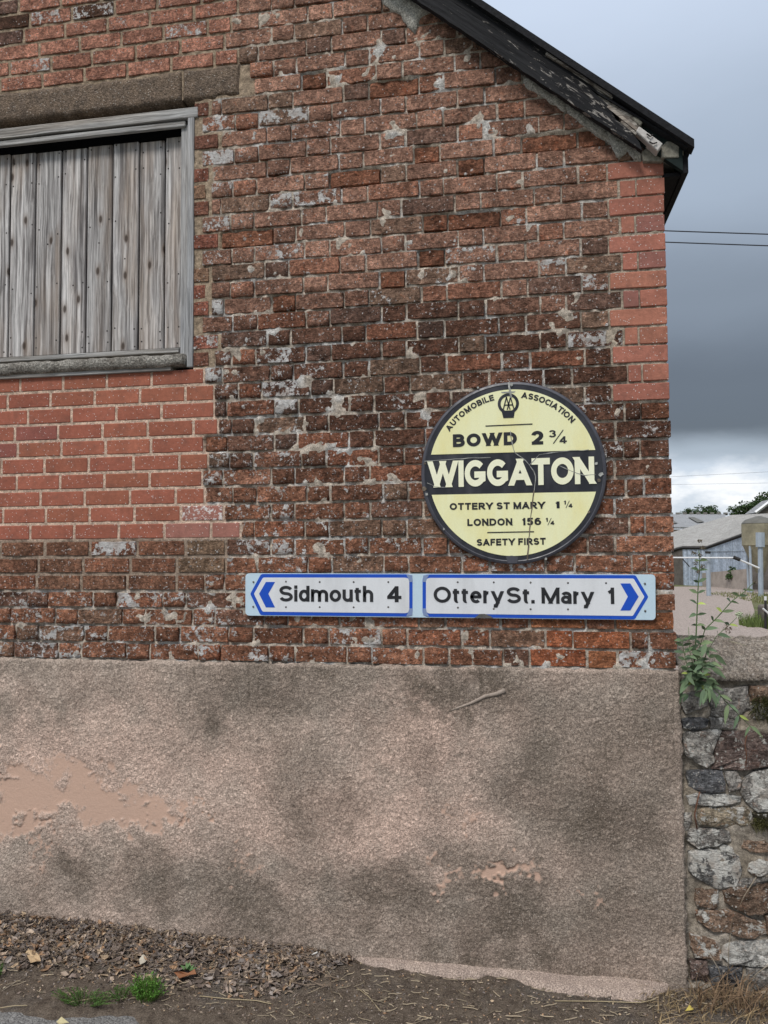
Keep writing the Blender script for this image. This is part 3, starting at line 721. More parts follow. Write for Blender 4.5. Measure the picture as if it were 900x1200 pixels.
# ------------------------------------------------------------------ roughcast plinth (real grains)
def plinth():
    s = .0052; xr = WP(802, 990)[0]+.0; nx = int((xr-(-2.75))/s); nz = int((Z0+.06)/s)
    X = np.linspace(-2.75, xr, nx); Z = np.linspace(-.06, Z0-.001, nz); XX, ZZ = np.meshgrid(X, Z)
    h = fnoise(nz, nx, .75, 21)*.0004+fnoise(nz, nx, 2.2, 22)*.0006+fnoise(nz, nx, 30, 23)*.004+np.random.default_rng(2).random((nz, nx))**3*.0016
    g = np.zeros((nz, nx)); r = np.random.default_rng(5)
    for _ in range(21000):                          # dashed grains
        i, j = r.integers(2, nz-2), r.integers(2, nx-2); a = r.uniform(.0006, .0024)
        g[i, j] = max(g[i, j], a)
        if r.random() < .55: g[i, j+1] = max(g[i, j+1], a*.85)
        if r.random() < .45: g[i+1, j] = max(g[i+1, j], a*.75)
    # photo pixel of each vertex, for stains and peeled skin
    vx = XX; vy = DIST; vz = ZZ-CAMZ
    w = vx*_f.x+vy*_f.y+vz*_f.z; px = 450+FPX*(vx*_r.x+vy*_r.y+vz*_r.z)/w; py = 600-FPX*(vx*_u.x+vy*_u.y+vz*_u.z)/w
    wob3 = fnoise(nz, nx, 40, 35)*18+fnoise(nz, nx, 14, 36)*9; wob4 = fnoise(nz, nx, 40, 37)*14+fnoise(nz, nx, 14, 38)*8
    wob = fnoise(nz, nx, 9, 31)*10+fnoise(nz, nx, 2, 32)*7; wob2 = fnoise(nz, nx, 9, 33)*9+fnoise(nz, nx, 2, 34)*6
    def blob(cx, cy, rx, ry, soft=1.0): return np.exp(-(((px+wob-cx)/rx)**2+((py+wob2-cy)/ry)**2)*soft)
    dark = np.zeros_like(XX)
    for a in [(60, 795, 130, 30, .42), (330, 800, 90, 45, .72), (340, 850, 45, 45, .45), (520, 790, 110, 32, .75), (600, 815, 45, 40, .5), (380, 930, 55, 45, .65), (660, 900, 95, 110, .62), (745, 840, 60, 80, .45),
              (160, 1035, 70, 30, .62), (330, 1050, 90, 38, .6), (480, 1065, 90, 45, .72), (440, 1010, 60, 30, .35), (600, 1080, 130, 45, .7), (720, 1050, 90, 80, .55), (770, 950, 35, 160, .42), (690, 1000, 60, 60, .4), (480, 880, 28, 45, .35), (30, 1050, 50, 28, .35)]:
        dark = np.maximum(dark, a[4]*np.exp(-(((px+wob+wob3-a[0])/(a[2]*1.28))**2+((py+wob2+wob4-a[1])/(a[3]*1.28))**2)))
    run = fnoise(4, nx, 1.5, 55)[:1].repeat(nz, 0); run = np.clip(run-1.1, 0, 1)*np.clip((ZZ-.45)/.8, 0, 1)*(.6+.4*fnoise(nz, nx, 6, 56))
    dark = np.clip(dark*1.15+.18*run+.25*np.clip((.16-ZZ)/.16, 0, 1)*(.7+.3*fnoise(nz, nx, 8, 57))+fnoise(nz, nx, 26, 41)*.07+sm_arr(540, 800, px)*.20, 0, 1)
    peel = np.zeros_like(XX)
    for a in [(40, 925, 62, 32, 1.2), (110, 935, 60, 26, 1.2), (170, 948, 34, 18, 1.2), (212, 952, 17, 11, 1.1), (18, 945, 40, 26, 1.1), (140, 945, 40, 16, 1.1), (590, 1020, 22, 17, 1.1), (520, 1022, 22, 9, .95), (540, 962, 9, 16, .9), (285, 1012, 12, 7, .8), (690, 1040, 14, 10, .7), (48, 990, 7, 40, .75)]:
        peel = np.maximum(peel, a[4]*blob(*a[:4]))
    pink = np.clip(.22+.85*np.maximum(blob(90, 900, 230, 75), np.maximum(blob(420, 960, 190, 60), blob(490, 870, 75, 70)))+fnoise(nz, nx, 16, 42)*.12, 0, 1)
    ps = np.clip((peel-.42)/.16, 0, 1)
    Y = -.012-(h+g)*(1-ps*.80)+ps*.0014
    edge = np.clip((XX-(xr-.012))/.012, 0, 1); Y += edge**2*.010
    topz = np.clip((ZZ-(Z0-.014))/.014, 0, 1); Y += topz**2*.012
    Xj = XX+(XX > xr-.001)*fnoise(nz, nx, 3, 50)*.0025; Zj = ZZ+(ZZ > Z0-.004)*fnoise(nz, nx, 4, 51)*.003
    # scratch line near the top
    V = np.stack([Xj, Y, Zj], -1).reshape(-1, 3)
    I = np.arange(nx*nz).reshape(nz, nx); Fq = np.stack([I[:-1, :-1], I[:-1, 1:], I[1:, 1:], I[1:, :-1]], -1).reshape(-1, 4)
    me = npmesh('plinth', V, Fq)
    vattr(me, 'wear', np.stack([dark, peel, pink, np.clip(g/.0024, 0, 1)], -1).reshape(-1, 4)); return me, xr
def sm_arr(a, b, x): t = np.clip((x-a)/(b-a), 0, 1); return t*t*(3-2*t)
pl_me, PXR = plinth()
plinth_o = link('plinth', pl_me, 'roughcast', building)
v, f = join([box((XL, -.012, -.1), (-2.751, .031, Z0)), box((-2.751, .006, -.1), (PXR-.003, .031, Z0-.006))])
po = link('plinth_backing', mesh('plinth_backing', v, f), None, building); po.data.materials.append(M['ledge'])
# trowelled scar in the plinth
pts = [(518, 836), (535, 830), (552, 824), (568, 816), (582, 813), (592, 809)]
v, f = tube([W3(x, y, -.0145) for x, y in pts], .0075, 6, lambda t: .5+.9*t)
scar = mesh('trowel_scar', [(q[0], -.012+(q[1]+.0145)*.3-.002, q[2]) for q in v], f, True)
link('trowel_scar', scar, m_plain('scar_cement', (.36, .295, .245), .95, .1, .2, 60, .6), building)

# ------------------------------------------------------------------ lintel, sill, window shutter
def lintel_mesh(x0, x1, z0, z1, seed):
    s = .012; nx = max(3, int((x1-x0)/s)); nz = max(3, int((z1-z0)/s)); X = np.linspace(x0, x1, nx); Z = np.linspace(z0, z1, nz); XX, ZZ = np.meshgrid(X, Z)
    d = np.minimum(np.minimum(XX-x0, x1-XX), np.minimum(ZZ-z0, z1-ZZ)); Y = -.006+.010*np.clip(1-d/.010, 0, 1)**2-fnoise(nz, nx, 1, seed)*.0012
    ed = (d < 1e-6); Xj = XX+ed*fnoise(nz, nx, 2, seed+1)*.002; Zj = ZZ+ed*fnoise(nz, nx, 2, seed+2)*.0035
    front = np.stack([Xj, Y, Zj], -1).reshape(-1, 3)
    I = np.arange(nx*nz).reshape(nz, nx); F = [tuple(q) for q in np.stack([I[:-1, :-1], I[:-1, 1:], I[1:, 1:], I[1:, :-1]], -1).reshape(-1, 4)]
    per = list(I[0, :])+list(I[1:, -1])+list(I[-1, -2::-1])+list(I[-2:0:-1, 0]); V = [tuple(q) for q in front]; b = len(V)
    for q in per: V.append((V[q][0], .2, V[q][2]))
    n = len(per)
    for q in range(n): F.append((per[q], b+q, b+(q+1) % n, per[(q+1) % n]))
    return mesh('lintel', V, F, True)
crx = WP(213.5, 95)[0]
link('lintel', lintel_mesh(LXL, crx-.0042, WZT+.004, LZT, 61), 'lintel', building)
link('lintel', lintel_mesh(crx+.0042, LXR, WZT+.006, LZT+.004, 71), 'lintel', building)
# blue-white bloom along the crack is lime: a thin skin on the block edge
shutter = empty('window_shutter', ((WL+WR)/2, .06, WZB)); shutter.parent = building; shutter.location = Vector(((WL+WR)/2, .06, WZB))-building.location
BY = .062
def wx(px, Y=BY, y=300): return WP(px, y, Y)[0]
bt = WP(100, 174, BY)[1]; bb = WP(100, 414, BY)[1]
joints = [-110, -80, -50, -19.5, 10.8, 40.6, 71, 101, 131, 162.3, 192.5, 213.5]
nails = []
for a, b in zip(joints[:-1], joints[1:]):
    x0, x1 = wx(a)+.0042, wx(b)-.0042
    if x1 < WL: continue
    x0 = max(x0, WL+.01); yo = ru(-.003, .003); top = bt+ru(-.006, .006)
    v, f = box((-(x1-x0)/2, 0, 0), ((x1-x0)/2, .02, top+.006-bb)); me = mesh('board', v, f); bevel(me, .0035, 1)
    o = link('board', me, 'board', shutter, ((x0+x1)/2, BY+yo, bb))
    for zz in (top-.03, bb+.10, bb+.02, bb+.33, bb+.62, bb+.86):
        for sx in (x0+.014+ru(-.004, .004), x1-.014+ru(-.004, .004)):
            if ru(0, 1) < .8: nails.append((sx, BY+yo-.0006, zz+ru(-.03, .03)))
    if rnd() < .6: nails.append(((x0+x1)/2, BY+yo-.0006, ru(bb+.3, top-.3)))
parts = []
for (x, y, z) in nails:
    n = 6; parts.append(([(x+.0042*math.cos(2*math.pi*i/n), y, z+.0042*math.sin(2*math.pi*i/n)) for i in range(n)]+[(x, y-.0012, z)], [(i, (i+1) % n, n) for i in range(n)]))
v, f = join(parts); no = link('nail_heads', mesh('nail_heads', v, f), 'nail', shutter); no['kind'] = 'stuff'
fz0, fz1 = WP(225, 430, -.004)[1], WP(225, 137, -.004)[1]
def part_box(name, a, b, mat, parent, bev=.003):
    c = [(a[i]+b[i])/2 for i in range(3)]; v, f = box([a[i]-c[i] for i in range(3)], [b[i]-c[i] for i in range(3)])
    me = mesh(name, v, f); bevel(me, bev, 1); return link(name, me, mat, parent, c)
part_box('jamb', (wx(219, -.004), -.004, fz0), (wx(226.3, -.004), .06, fz1), 'frame_v', shutter)
part_box('inner_jamb', (wx(211.5, .018), .018, fz0+.045), (wx(219, .018)+.004, .075, fz1-.02), 'frame_v', shutter)
hz0, hz1 = WP(100, 151.5, -.004)[1], WP(100, 139.5, -.004)[1]
part_box('head_rail', (WL+.004, -.004, hz0), (wx(231.5, -.004, 130), .026, hz1), 'frame_h', shutter)
part_box('head_bead', (WL+.004, .004, WP(100, 160.5, .004)[1]), (wx(216, .004), .022, WP(100, 154, .004)[1]), 'frame_h', shutter)
part_box('bottom_rail', (WL+.004, .03, WP(100, 419, .03)[1]), (wx(210, .03), .06, WP(100, 413.5, .03)[1]), 'frame_h', shutter)
part_box('hollow_shade_panel', (WL-.01, .30, WZB+.0), (WR+.02, .32, WZT+.03), 'black', shutter)  # near-black panel paints the unlit hollow behind the boards
part_box('hollow_shade_block', (WL, .14, hz0-.005), (WR, .30, hz1+.02), 'black', shutter)  # added black block, paints the shade above the board tops
# rough concrete sill
def sill():
    x0, x1 = WL+.0, wx(214, -.03, 425); z0, z1 = WP(100, 434, -.03)[1], WP(100, 420, -.03)[1]
    nx = 150; prof = [(.10, 1.0), (.0, 1.02), (-.022, .98), (-.034, .85), (-.036, .55), (-.032, .2), (-.02, 0.0), (.03, -.02)]
    V, F = [], []; m = len(prof)
    for i in range(nx):
        x = x0+(x1-x0)*i/(nx-1)
        for j, (yy, t) in enumerate(prof):
            n = mnoise.noise(Vector((x*28, j*1.3, 2.2))); n2 = mnoise.noise(Vector((x*9, 7, 1)))
            V.append((x, yy-n*.006, z0+(z1-z0)*t+n2*.006*(1 if t < .3 else .3)+n*.004))
    for i in range(nx-1):
        for j in range(m-1): F.append((i*m+j, i*m+j+1, (i+1)*m+j+1, (i+1)*m+j))
    F.append(tuple((nx-1)*m+j for j in range(m)))
    me = mesh('sill', V, F, True); return me
link('sill', sill(), 'sill', building)
part_box('sill_board', (WL, -.016, WP(100, 439, -.016)[1]), (wx(200, -.016, 435), .04, WP(100, 434.5, -.016)[1]), M['frame_h'], building, .002)

# ------------------------------------------------------------------ roof, verge and rotten bargeboard
roof = empty('roof', (APEX, 0, EAVE[1])); roof.parent = building; roof.location = Vector((APEX, 0, EAVE[1]))-building.location
def slope_slab(name, y0, y1, t_top, t_bot, x_end, mat, side=1):
    """slab following the roof slope between vertical offsets below the roof line"""
    a = (x_end, roof_z(x_end)); b = (APEX, roof_z(APEX))
    poly = [(a[0], a[1]-t_top), (b[0], b[1]-t_top), (b[0], b[1]-t_bot), (a[0], a[1]-t_bot)]
    if side < 0: poly = [(2*APEX-x, z) for x, z in poly]
    v, f = prism(poly, y0, y1); return link(name, mesh(name, v, f), mat, roof)
VY = -.085
EX = WP(813.5, 163, VY)[0]
# re-read the verge on its own plane
a1, a2 = WP(813.5, 163, VY), WP(565, 0, VY)
EAVE = a1; SL = (a2[1]-a1[1])/(a1[0]-a2[0])
for sgn in (1, -1):
    slope_slab('roof_covering', VY+.05, BACK+.1, .004, .03, EX-.004, M['slate'], sgn)
    slope_slab('verge_strip', VY, VY+.06, 0, .034, EX, M['felt'], sgn)
    slope_slab('soffit', VY+.055, BACK+.05, .036, .06, EX-.03, M['greywood'], sgn)
slope_slab('gap_shade_strip', VY+.05, VY+.075, .034, .13, EX-.035, M['darkgap'], 1)  # dark strip painted as the shaded gap behind the bargeboard
# thin batten edges
def strip(name, p0, p1, th, Y, dep, mat):
    a, b = Vector((*WP(*p0, Y), 0)), Vector((*WP(*p1, Y), 0)); d = (b-a).normalized(); nrm = Vector((-d.y, d.x, 0))*th/2
    poly = [(q.x, q.y) for q in (a-nrm, b-nrm, b+nrm, a+nrm)]
    v, f = prism(poly, Y, Y+dep); me = mesh(name, v, f); return link(name, me, mat, roof)
strip('batten_edge', (640, 62), (784, 151), .010, VY+.012, .05, M['rotten'])
strip('batten_edge', (700, 108), (806, 172), .008, VY+.02, .05, M['felt'])
def jag(poly, amp, seed, step=.025):
    r = random.Random(seed); out = []
    n = len(poly)
    for i in range(n):
        a, b = poly[i], poly[(i+1) % n]; L = math.dist(a, b); m = max(1, int(L/step))
        for j in range(m):
            t = j/m; out.append((a[0]+(b[0]-a[0])*t+r.uniform(-amp, amp), a[1]+(b[1]-a[1])*t+r.uniform(-amp, amp)))
    return out
BYF = -.07
A0 = WP(488, 0, BYF); A1 = WP(752.5, 176, BYF); sl2 = (A0[1]-A1[1])/(A1[0]-A0[0])
far = (APEX, A0[1]+sl2*(A0[0]-APEX))
low = pxpoly([(752.5, 176), (749, 167), (743, 158), (735, 150), (722, 140), (700, 121), (672, 101), (640, 79), (600, 50), (556, 19)], BYF)
poly = [far, A0, (WP(620, 88, BYF)), (WP(690, 134.5, BYF))]+low+[(APEX, far[1]+.115)]
v, f = prism(jag(poly, .0016, 4, .03), BYF, BYF+.028); me = mesh('bargeboard', v, f)
link('bargeboard', me, 'tar', roof)
# second, split upper half of the board
up = pxpoly([(556, 19), (600, 50), (640, 79), (668, 99), (698, 119), (712, 131), (722, 140), (716, 131), (727, 139), (714, 125), (700, 112), (690, 103), (706, 113), (684, 92), (650, 66), (610, 38), (570, 8)], BYF+.012)
poly = [(APEX, far[1]+.113)]+up+[(APEX, roof_z(APEX)-.036)]
v, f = prism(poly, BYF+.010, BYF+.034); link('upper_bargeboard', mesh('upper_bargeboard', v, f), 'tar', roof)
# splinters of the rotten end
for s0, s1, th in [((672, 84), (718, 114), .010), ((690, 100), (742, 138), .012), ((700, 112), (746, 146), .013), ((712, 124), (747, 152), .012), ((655, 66), (700, 97), .008), ((722, 128), (748, 150), .014), ((728, 142), (746, 157), .010)]:
    strip('splinter', s0, s1, th, BYF+.006+ru(0, .01), .022, M['rotten'])
def chunk(name, pts, Y, dep, mat, bev=.003):
    v, f = prism(pxpoly(pts, Y), Y, Y+dep); me = mesh(name, v, f); bevel(me, bev, 1); link(name, me, mat, roof)
chunk('batten_block', [(745.5, 154), (749, 147.5), (777, 168), (771, 177)], BYF, .05, M['whitewood'])
chunk('batten_block', [(740, 138), (745, 135), (753.5, 143), (750, 147.5)], BYF+.01, .05, M['greywood'])
chunk('rafter_end', [(775, 172), (781.5, 165), (795.5, 166), (796, 184.5), (775, 185)], BYF+.03, .3, M['greywood'])
chunk('rafter_end', [(752, 178), (764, 168), (775, 177), (777, 189), (754, 189)], -.02, .3, M['greywood'])
v, f = tube([W3(758, 157, BYF-.006), W3(762, 160, BYF-.008), W3(765, 158, BYF-.006)], .003, 5); link('bent_nail', mesh('bent_nail', v, f), 'nail', roof)
v, f = tube([W3(761, 166, BYF-.006), W3(765, 168.5, BYF-.008), W3(770, 167, BYF-.006)], .003, 5); link('bent_nail', mesh('bent_nail', v, f), 'nail', roof)
# fascia board along the eaves (seen from below past the corner)
v, f = box((EX-.035, VY+.06, roof_z(EX)-.105), (EX-.012, BACK, roof_z(EX)-.03)); link('fascia', mesh('fascia', v, f), M['felt'], roof)
v, f = box((CX+.0, .01, roof_z(EX)-.10), (EX-.036, BACK, roof_z(EX)-.085)); link('eaves_soffit', mesh('eaves_soffit', v, f), M['felt'], roof)
# cement fillets pointed up under the verge
def fillet(pts, seed, dep=.012):
    poly = jag(pxpoly(pts, -.004), .005, seed, .02); n = len(poly); cx = sum(p[0] for p in poly)/n; cz = sum(p[1] for p in poly)/n
    V, F = [], []
    # mid-line spine: keep narrow shape by shrinking towards nearest centre
    for s, y in ((1, .016), (.93, -.006), (.6, -.011)):
        for (x, z) in poly: V.append((cx+(x-cx)*s, y+random.uniform(-.001, .001), cz+(z-cz)*s))
    for k in range(2):
        for i in range(n): F.append((k*n+i, k*n+(i+1) % n, (k+1)*n+(i+1) % n, (k+1)*n+i))
    F.append(tuple(2*n+i for i in range(n)))
    me = mesh('mortar_fillet', V, F, True); link('mortar_fillet', me, 'fillet', building)
fillet([(440, -6), (505, -10), (520, 8), (505, 14), (492, 22), (487, 41), (478, 34), (468, 18), (452, 8)], 3)
fillet([(612, 86), (640, 92), (668, 118), (664, 132), (645, 122), (630, 110), (614, 101)], 4)
fillet([(660, 114), (700, 140), (722, 158), (716, 168), (700, 160), (680, 143), (662, 130)], 5)
fillet([(705, 146), (745, 172), (752, 178), (752, 190), (745, 190), (736, 176), (728, 186), (722, 186), (714, 170)], 6)

# ------------------------------------------------------------------ lettering: drawn strokes
def arc(cx, cy, rx, ry, a0, a1, n=16): return [(cx+rx*math.cos(R(a0+(a1-a0)*i/n)), cy+ry*math.sin(R(a0+(a1-a0)*i/n))) for i in range(n+1)]
XH = .70
def glyphs():
    g = {}; O = arc(.5, .5, .5, .5, 0, 360, 36); xo = arc(.5, XH/2, .5, XH/2, 0, 360, 32)
    bowl = lambda y0, y1, k, x: [(0, y1), (k, y1)]+arc(k, (y0+y1)/2, x-k, (y1-y0)/2, 90, -90, 14)+[(k, y0), (0, y0)]
    S = arc(.5, .755, .48, .245, 20, 180, 12)+arc(.5, .755, .48, .25, 185, 262, 6)+arc(.5, .25, .5, .255, 82, 0, 7)+arc(.5, .25, .5, .25, -8, -162, 12)
    g['A'] = (.95, [('x', [(0, 0), (.5, 1)]), ('x', [(.5, 1), (1, 0)]), ('', [(.2, .27), (.8, .27)])])
    g['B'] = (.85, [('', [(0, 0), (0, 1)]), ('', bowl(.53, 1, .5, .92)), ('', bowl(0, .53, .55, 1))])
    g['C'] = (.92, [('', arc(.52, .5, .52, .5, 42, 318, 26))]); g['D'] = (.92, [('', [(0, 0), (0, 1)]), ('', [(0, 1), (.42, 1)]+arc(.42, .5, .58, .5, 90, -90, 20)+[(.42, 0), (0, 0)])])
    g['E'] = (.76, [('', [(0, 0), (0, 1)]), ('', [(0, 1), (1, 1)]), ('', [(0, .52), (.92, .52)]), ('', [(0, 0), (1, 0)])]); g['F'] = (.72, [('', [(0, 0), (0, 1)]), ('', [(0, 1), (1, 1)]), ('', [(0, .5), (.85, .5)])])
    g['G'] = (.98, [('', arc(.5, .5, .5, .5, 42, 322, 26)+[(.97, .22), (.97, .43)]), ('', [(.97, .43), (.6, .43)])])
    g['H'] = (.86, [('', [(0, 0), (0, 1)]), ('', [(1, 0), (1, 1)]), ('', [(0, .52), (1, .52)])]); g['I'] = (None, [('', [(0, 0), (0, 1)])]); g['L'] = (.72, [('', [(0, 1), (0, 0), (1, 0)])])
    g['M'] = (1.02, [('', [(0, 0), (0, 1)]), ('', [(1, 0), (1, 1)]), ('x', [(.03, 1), (.5, 0)]), ('x', [(.5, 0), (.97, 1)])]); g['N'] = (.86, [('', [(0, 0), (0, 1)]), ('', [(1, 0), (1, 1)]), ('x', [(.04, 1), (.96, 0)])])
    g['O'] = (1.0, [('c', O)]); g['R'] = (.88, [('', [(0, 0), (0, 1)]), ('', bowl(.46, 1, .55, .95)), ('x', [(.45, .46), (.98, 0)])]); g['S'] = (.82, [('', S)])
    g['T'] = (.82, [('', [(0, 1), (1, 1)]), ('', [(.5, 0), (.5, 1)])]); g['U'] = (.86, [('', [(0, 1), (0, .36)]+arc(.5, .36, .5, .36, 180, 360, 16)+[(1, .36), (1, 1)])])
    g['W'] = (1.36, [('x', [(0, 1), (.25, 0)]), ('x', [(.25, 0), (.5, 1)]), ('x', [(.5, 1), (.75, 0)]), ('x', [(.75, 0), (1, 1)])]); g['Y'] = (.92, [('x', [(0, 1), (.5, .42)]), ('x', [(1, 1), (.5, .42)]), ('', [(.5, 0), (.5, .5)])])
    g['1'] = (.40, [('', [(1, 0), (1, 1)]), ('', [(1, .93), (.55, .82), (0, .74)])]); g['2'] = (.66, [('', arc(.5, .70, .5, .30, 170, -20, 16)+[(.85, .46), (.05, 0)]), ('', [(.06, 0), (.97, 0)])])
    g['3'] = (.66, [('', arc(.46, .76, .46, .24, 165, -90, 16)), ('', arc(.48, .27, .52, .27, 90, -165, 18))]); g['4'] = (.72, [('', [(.74, 0), (.74, 1)]), ('', [(.70, .99), (.0, .27)]), ('', [(.04, .25), (1.0, .25)])])
    g['5'] = (.66, [('', [(.95, 1), (.16, 1), (.06, .5)]), ('', [(.06, .48), (.25, .6)]+arc(.5, .32, .5, .32, 105, -160, 18))]); g['6'] = (.68, [('c', arc(.5, .31, .5, .31, 0, 360, 26)), ('', [(.0, .31), (.0, .5)]+arc(.52, .52, .52, .48, 180, 48, 12))])
    g['a'] = (.60, [('', arc(.5, XH-.2, .48, .2, 160, 0, 12)+[(.98, .3), (.98, 0)]), ('c', arc(.44, .2, .46, .2, 0, 360, 24))]); g['d'] = (.64, [('', [(1, 0), (1, 1)]), ('c', xo)]); g['e'] = (.66, [('', [(.02, XH*.52), (.98, XH*.52)]+arc(.5, XH/2, .5, XH/2, 8, 312, 26))])
    arch = lambda x0, x1: [(x0, 0), (x0, XH-.24)]+arc((x0+x1)/2, XH-.26, (x1-x0)/2, .26, 180, 0, 14)+[(x1, XH-.26), (x1, 0)]
    g['h'] = (.60, [('', [(0, 0), (0, 1)]), ('', arch(0, 1))]); g['i'] = (None, [('', [(0, 0), (0, XH)]), ('', [(0, 1.0), (0, 1.03)])]); g['m'] = (1.02, [('', [(0, 0), (0, XH+.03)]), ('', arch(0, .5)), ('', arch(.5, 1))])
    g['o'] = (.68, [('c', xo)]); g['r'] = (.38, [('', [(0, 0), (0, XH+.03)]), ('', arc(.9, XH-.30, .9, .28, 180, 80, 10))]); g['t'] = (.42, [('', [(.35, .84), (.35, .16)]+arc(.75, .16, .4, .16, 180, 290, 9)), ('', [(.08, XH), (.85, XH)])])
    g['u'] = (.60, [('', [(0, XH+.02), (0, .26)]+arc(.5, .26, .5, .26, 180, 360, 14)), ('', [(1, 0), (1, XH+.02)])]); g['y'] = (.68, [('y', [(0, XH+.02), (.5, .0)]), ('y', [(1, XH+.02), (.36, -.28)]), ('', [(.42, -.24), (.28, -.30), (.06, -.29)])])
    g['.'] = (None, [('', [(0, .0), (0, .03)])]); return g
GLY = glyphs()
def clipz(poly, lo, hi):
    for lim, sgn in ((lo, 1), (hi, -1)):
        out = []
        for i in range(len(poly)):
            a, b = poly[i-1], poly[i]; da, db = (a[1]-lim)*sgn, (b[1]-lim)*sgn
            if (da >= 0) != (db >= 0): t = da/(da-db); out.append((a[0]+(b[0]-a[0])*t, lim))
            if db >= 0: out.append(b)
        poly = out
        if not poly: break
    return poly
def ribbon(pts, t, closed):
    n = len(pts); L, Rr = [], []
    for i in range(n):
        p = Vector(pts[i]); a = Vector(pts[i-1]) if (i > 0 or closed) else None; b = Vector(pts[(i+1) % n]) if (i < n-1 or closed) else None
        d1 = (p-a).normalized() if a is not None and (p-a).length > 1e-7 else None; d2 = (b-p).normalized() if b is not None and (b-p).length > 1e-7 else None
        d1 = d1 or d2; d2 = d2 or d1; m = (d1+d2)
        m = m.normalized() if m.length > 1e-6 else d1; nn = Vector((-m.y, m.x)); c = max(.45, nn.dot(Vector((-d1.y, d1.x)))); h = t/2/c; L.append(p+nn*h); Rr.append(p-nn*h)
    q = [[tuple(Rr[i]), tuple(Rr[(i+1) % n]), tuple(L[(i+1) % n]), tuple(L[i])] for i in range(n if closed else n-1)]
    return q
def text_me(s, t=.18, gap=.13):
    """list of (polygon, layer) in cap-height units"""
    x = 0; out = []
    for ch in s:
        if ch == ' ': x += .36; continue
        w, strokes = GLY[ch]; W = t if w is None else w
        for k, (fl, pts) in enumerate(strokes):
            if fl == 'c': pts = pts[:-1]
            mp_ = [(x+t/2+u*(W-t), t/2+v_*(1-t)) for u, v_ in pts]
            if fl in ('x', 'y'):
                (ax, ay), (bx_, by_) = mp_; dx, dy = bx_-ax, by_-ay; e = .35; mp_ = [(ax-dx*e, ay-dy*e), (bx_+dx*e, by_+dy*e)]
            elif fl == '':
                mp_ = [Vector(q) for q in mp_]
                for i0, i1 in ((0, 1), (-1, -2)):
                    d = mp_[i0]-mp_[i1]
                    if min(abs(d.x), abs(d.y)) < 1e-6: mp_[i0] = mp_[i0]+d.normalized()*t/2
            for pg in ribbon(mp_, t*(1.02 if fl in ('x', 'y') else 1), fl == 'c'):
                if fl == 'x': pg = clipz(pg, 0, 1)
                if fl == 'y': pg = clipz(pg, -.26 if k else 0, XH*(1-t)+t)
                if len(pg) > 2: out.append((pg, k))
        x += W+gap
    return out
def poly_mesh(polys, fn, Y):
    V, F = [], []
    for pg, k in polys:
        b = len(V); q = [fn(*p) for p in pg]; V += [(x_, Y-.00012*k, z_) for x_, z_ in q]; F.append(tuple(range(b, b+len(pg))))
    return V, F
def line_text(name, s, pl, pr, cap, Y, mat, parent, bold=.18, gap=.13):
    """s between pixels pl and pr (baseline left / right), cap height in px"""
    pg = text_me(s, bold, gap); xs_ = [p[0] for q, _ in pg for p in q]; x0, x1 = min(xs_), max(xs_)
    a = Vector((*WP(*pl, Y), 0)); b = Vector((*WP(*pr, Y), 0)); up_ = WP(pl[0], pl[1]-cap, Y)[1]-a.y; ux = (b-a)/(x1-x0)
    v, f = poly_mesh(pg, lambda u, w: (a.x+ux.x*(u-x0), a.y+ux.y*(u-x0)+up_*w), Y)
    return link(name, mesh(name, v, f), mat, parent)
def slashes(name, p0, p1, w, Y, mat, parent):
    a, b = Vector((*WP(*p0, Y), 0)), Vector((*WP(*p1, Y), 0)); d = (b-a).normalized(); n = Vector((-d.y, d.x, 0))*w/2
    poly = [(q.x, q.y) for q in (a-n, b-n, b+n, a+n)]; v, f = prism(poly, Y-.0004, Y+.0008); return link(name, mesh(name, v, f), mat, parent)

# ------------------------------------------------------------------ round village sign
SC = WP(600, 553.5, -.022); SR = .381
sign = empty('round_sign', (SC[0], 0, SC[1]-SR), 'large round pale yellow and black enamel village name sign fixed to the brick wall', 'sign')
SY = -.022
def disc(r0, r1, y0, y1, n=96):
    V, F = [], []
    for i in range(n):
        t = 2*math.pi*i/n; c, s = math.cos(t), math.sin(t)
        V += [(SC[0]+c*r0, y0, SC[1]+s*r0), (SC[0]+c*r1, y1, SC[1]+s*r1)]
    for i in range(n): a, b = 2*i, 2*((i+1) % n); F.append((a, b, b+1, a+1))
    return V, F
v, f = join([disc(SR-.0015, SR, .0, .0), disc(SR, SR, 0, SY+.008), disc(SR, SR-.003, SY+.008, SY+.003), disc(SR-.003, SR-.012, SY+.003, SY-.001), disc(SR-.012, SR-.016, SY-.001, SY+.0015)])
bk = disc(SR, 0, -.002, -.002); v, f = join([(v, f), bk])
link('rim', mesh('rim', v, f, True), 'enamel_rim', sign)
link('backing_plate', mesh('backing_plate', *disc(0.0001, SR-.0155, SY+.001, SY+.001)), 'enamel_black', sign)
rin = SR-.034
zt_l, zt_r = WP(500, 533.2, SY)[1], WP(700, 527, SY)[1]; zb_l, zb_r = WP(500, 580, SY)[1], WP(700, 576.2, SY)[1]
ztop, zbot = (zt_l+zt_r)/2, (zb_l+zb_r)/2
def seg(zc, above):
    pts = []; h = zc-SC[1]; a0 = math.asin(h/rin)
    for i in range(61):
        t = a0+(math.pi-2*a0)*i/60 if above else (math.pi-a0)+(math.pi+2*a0)*i/60
        pts.append((SC[0]+rin*math.cos(t), SC[1]+rin*math.sin(t)))
    return pts
for zc, ab in ((ztop, True), (zbot, False)):
    v, f = prism(seg(zc, ab), SY-.0012, SY+.001); link('yellow_panel', mesh('yellow_panel', v, f), 'enamel_yellow', sign)
TY = SY-.0024
line_text('lettering', 'BOWD', (530.8, 524), (605.8, 521.2), 15.0, TY, 'text_black', sign, .26)
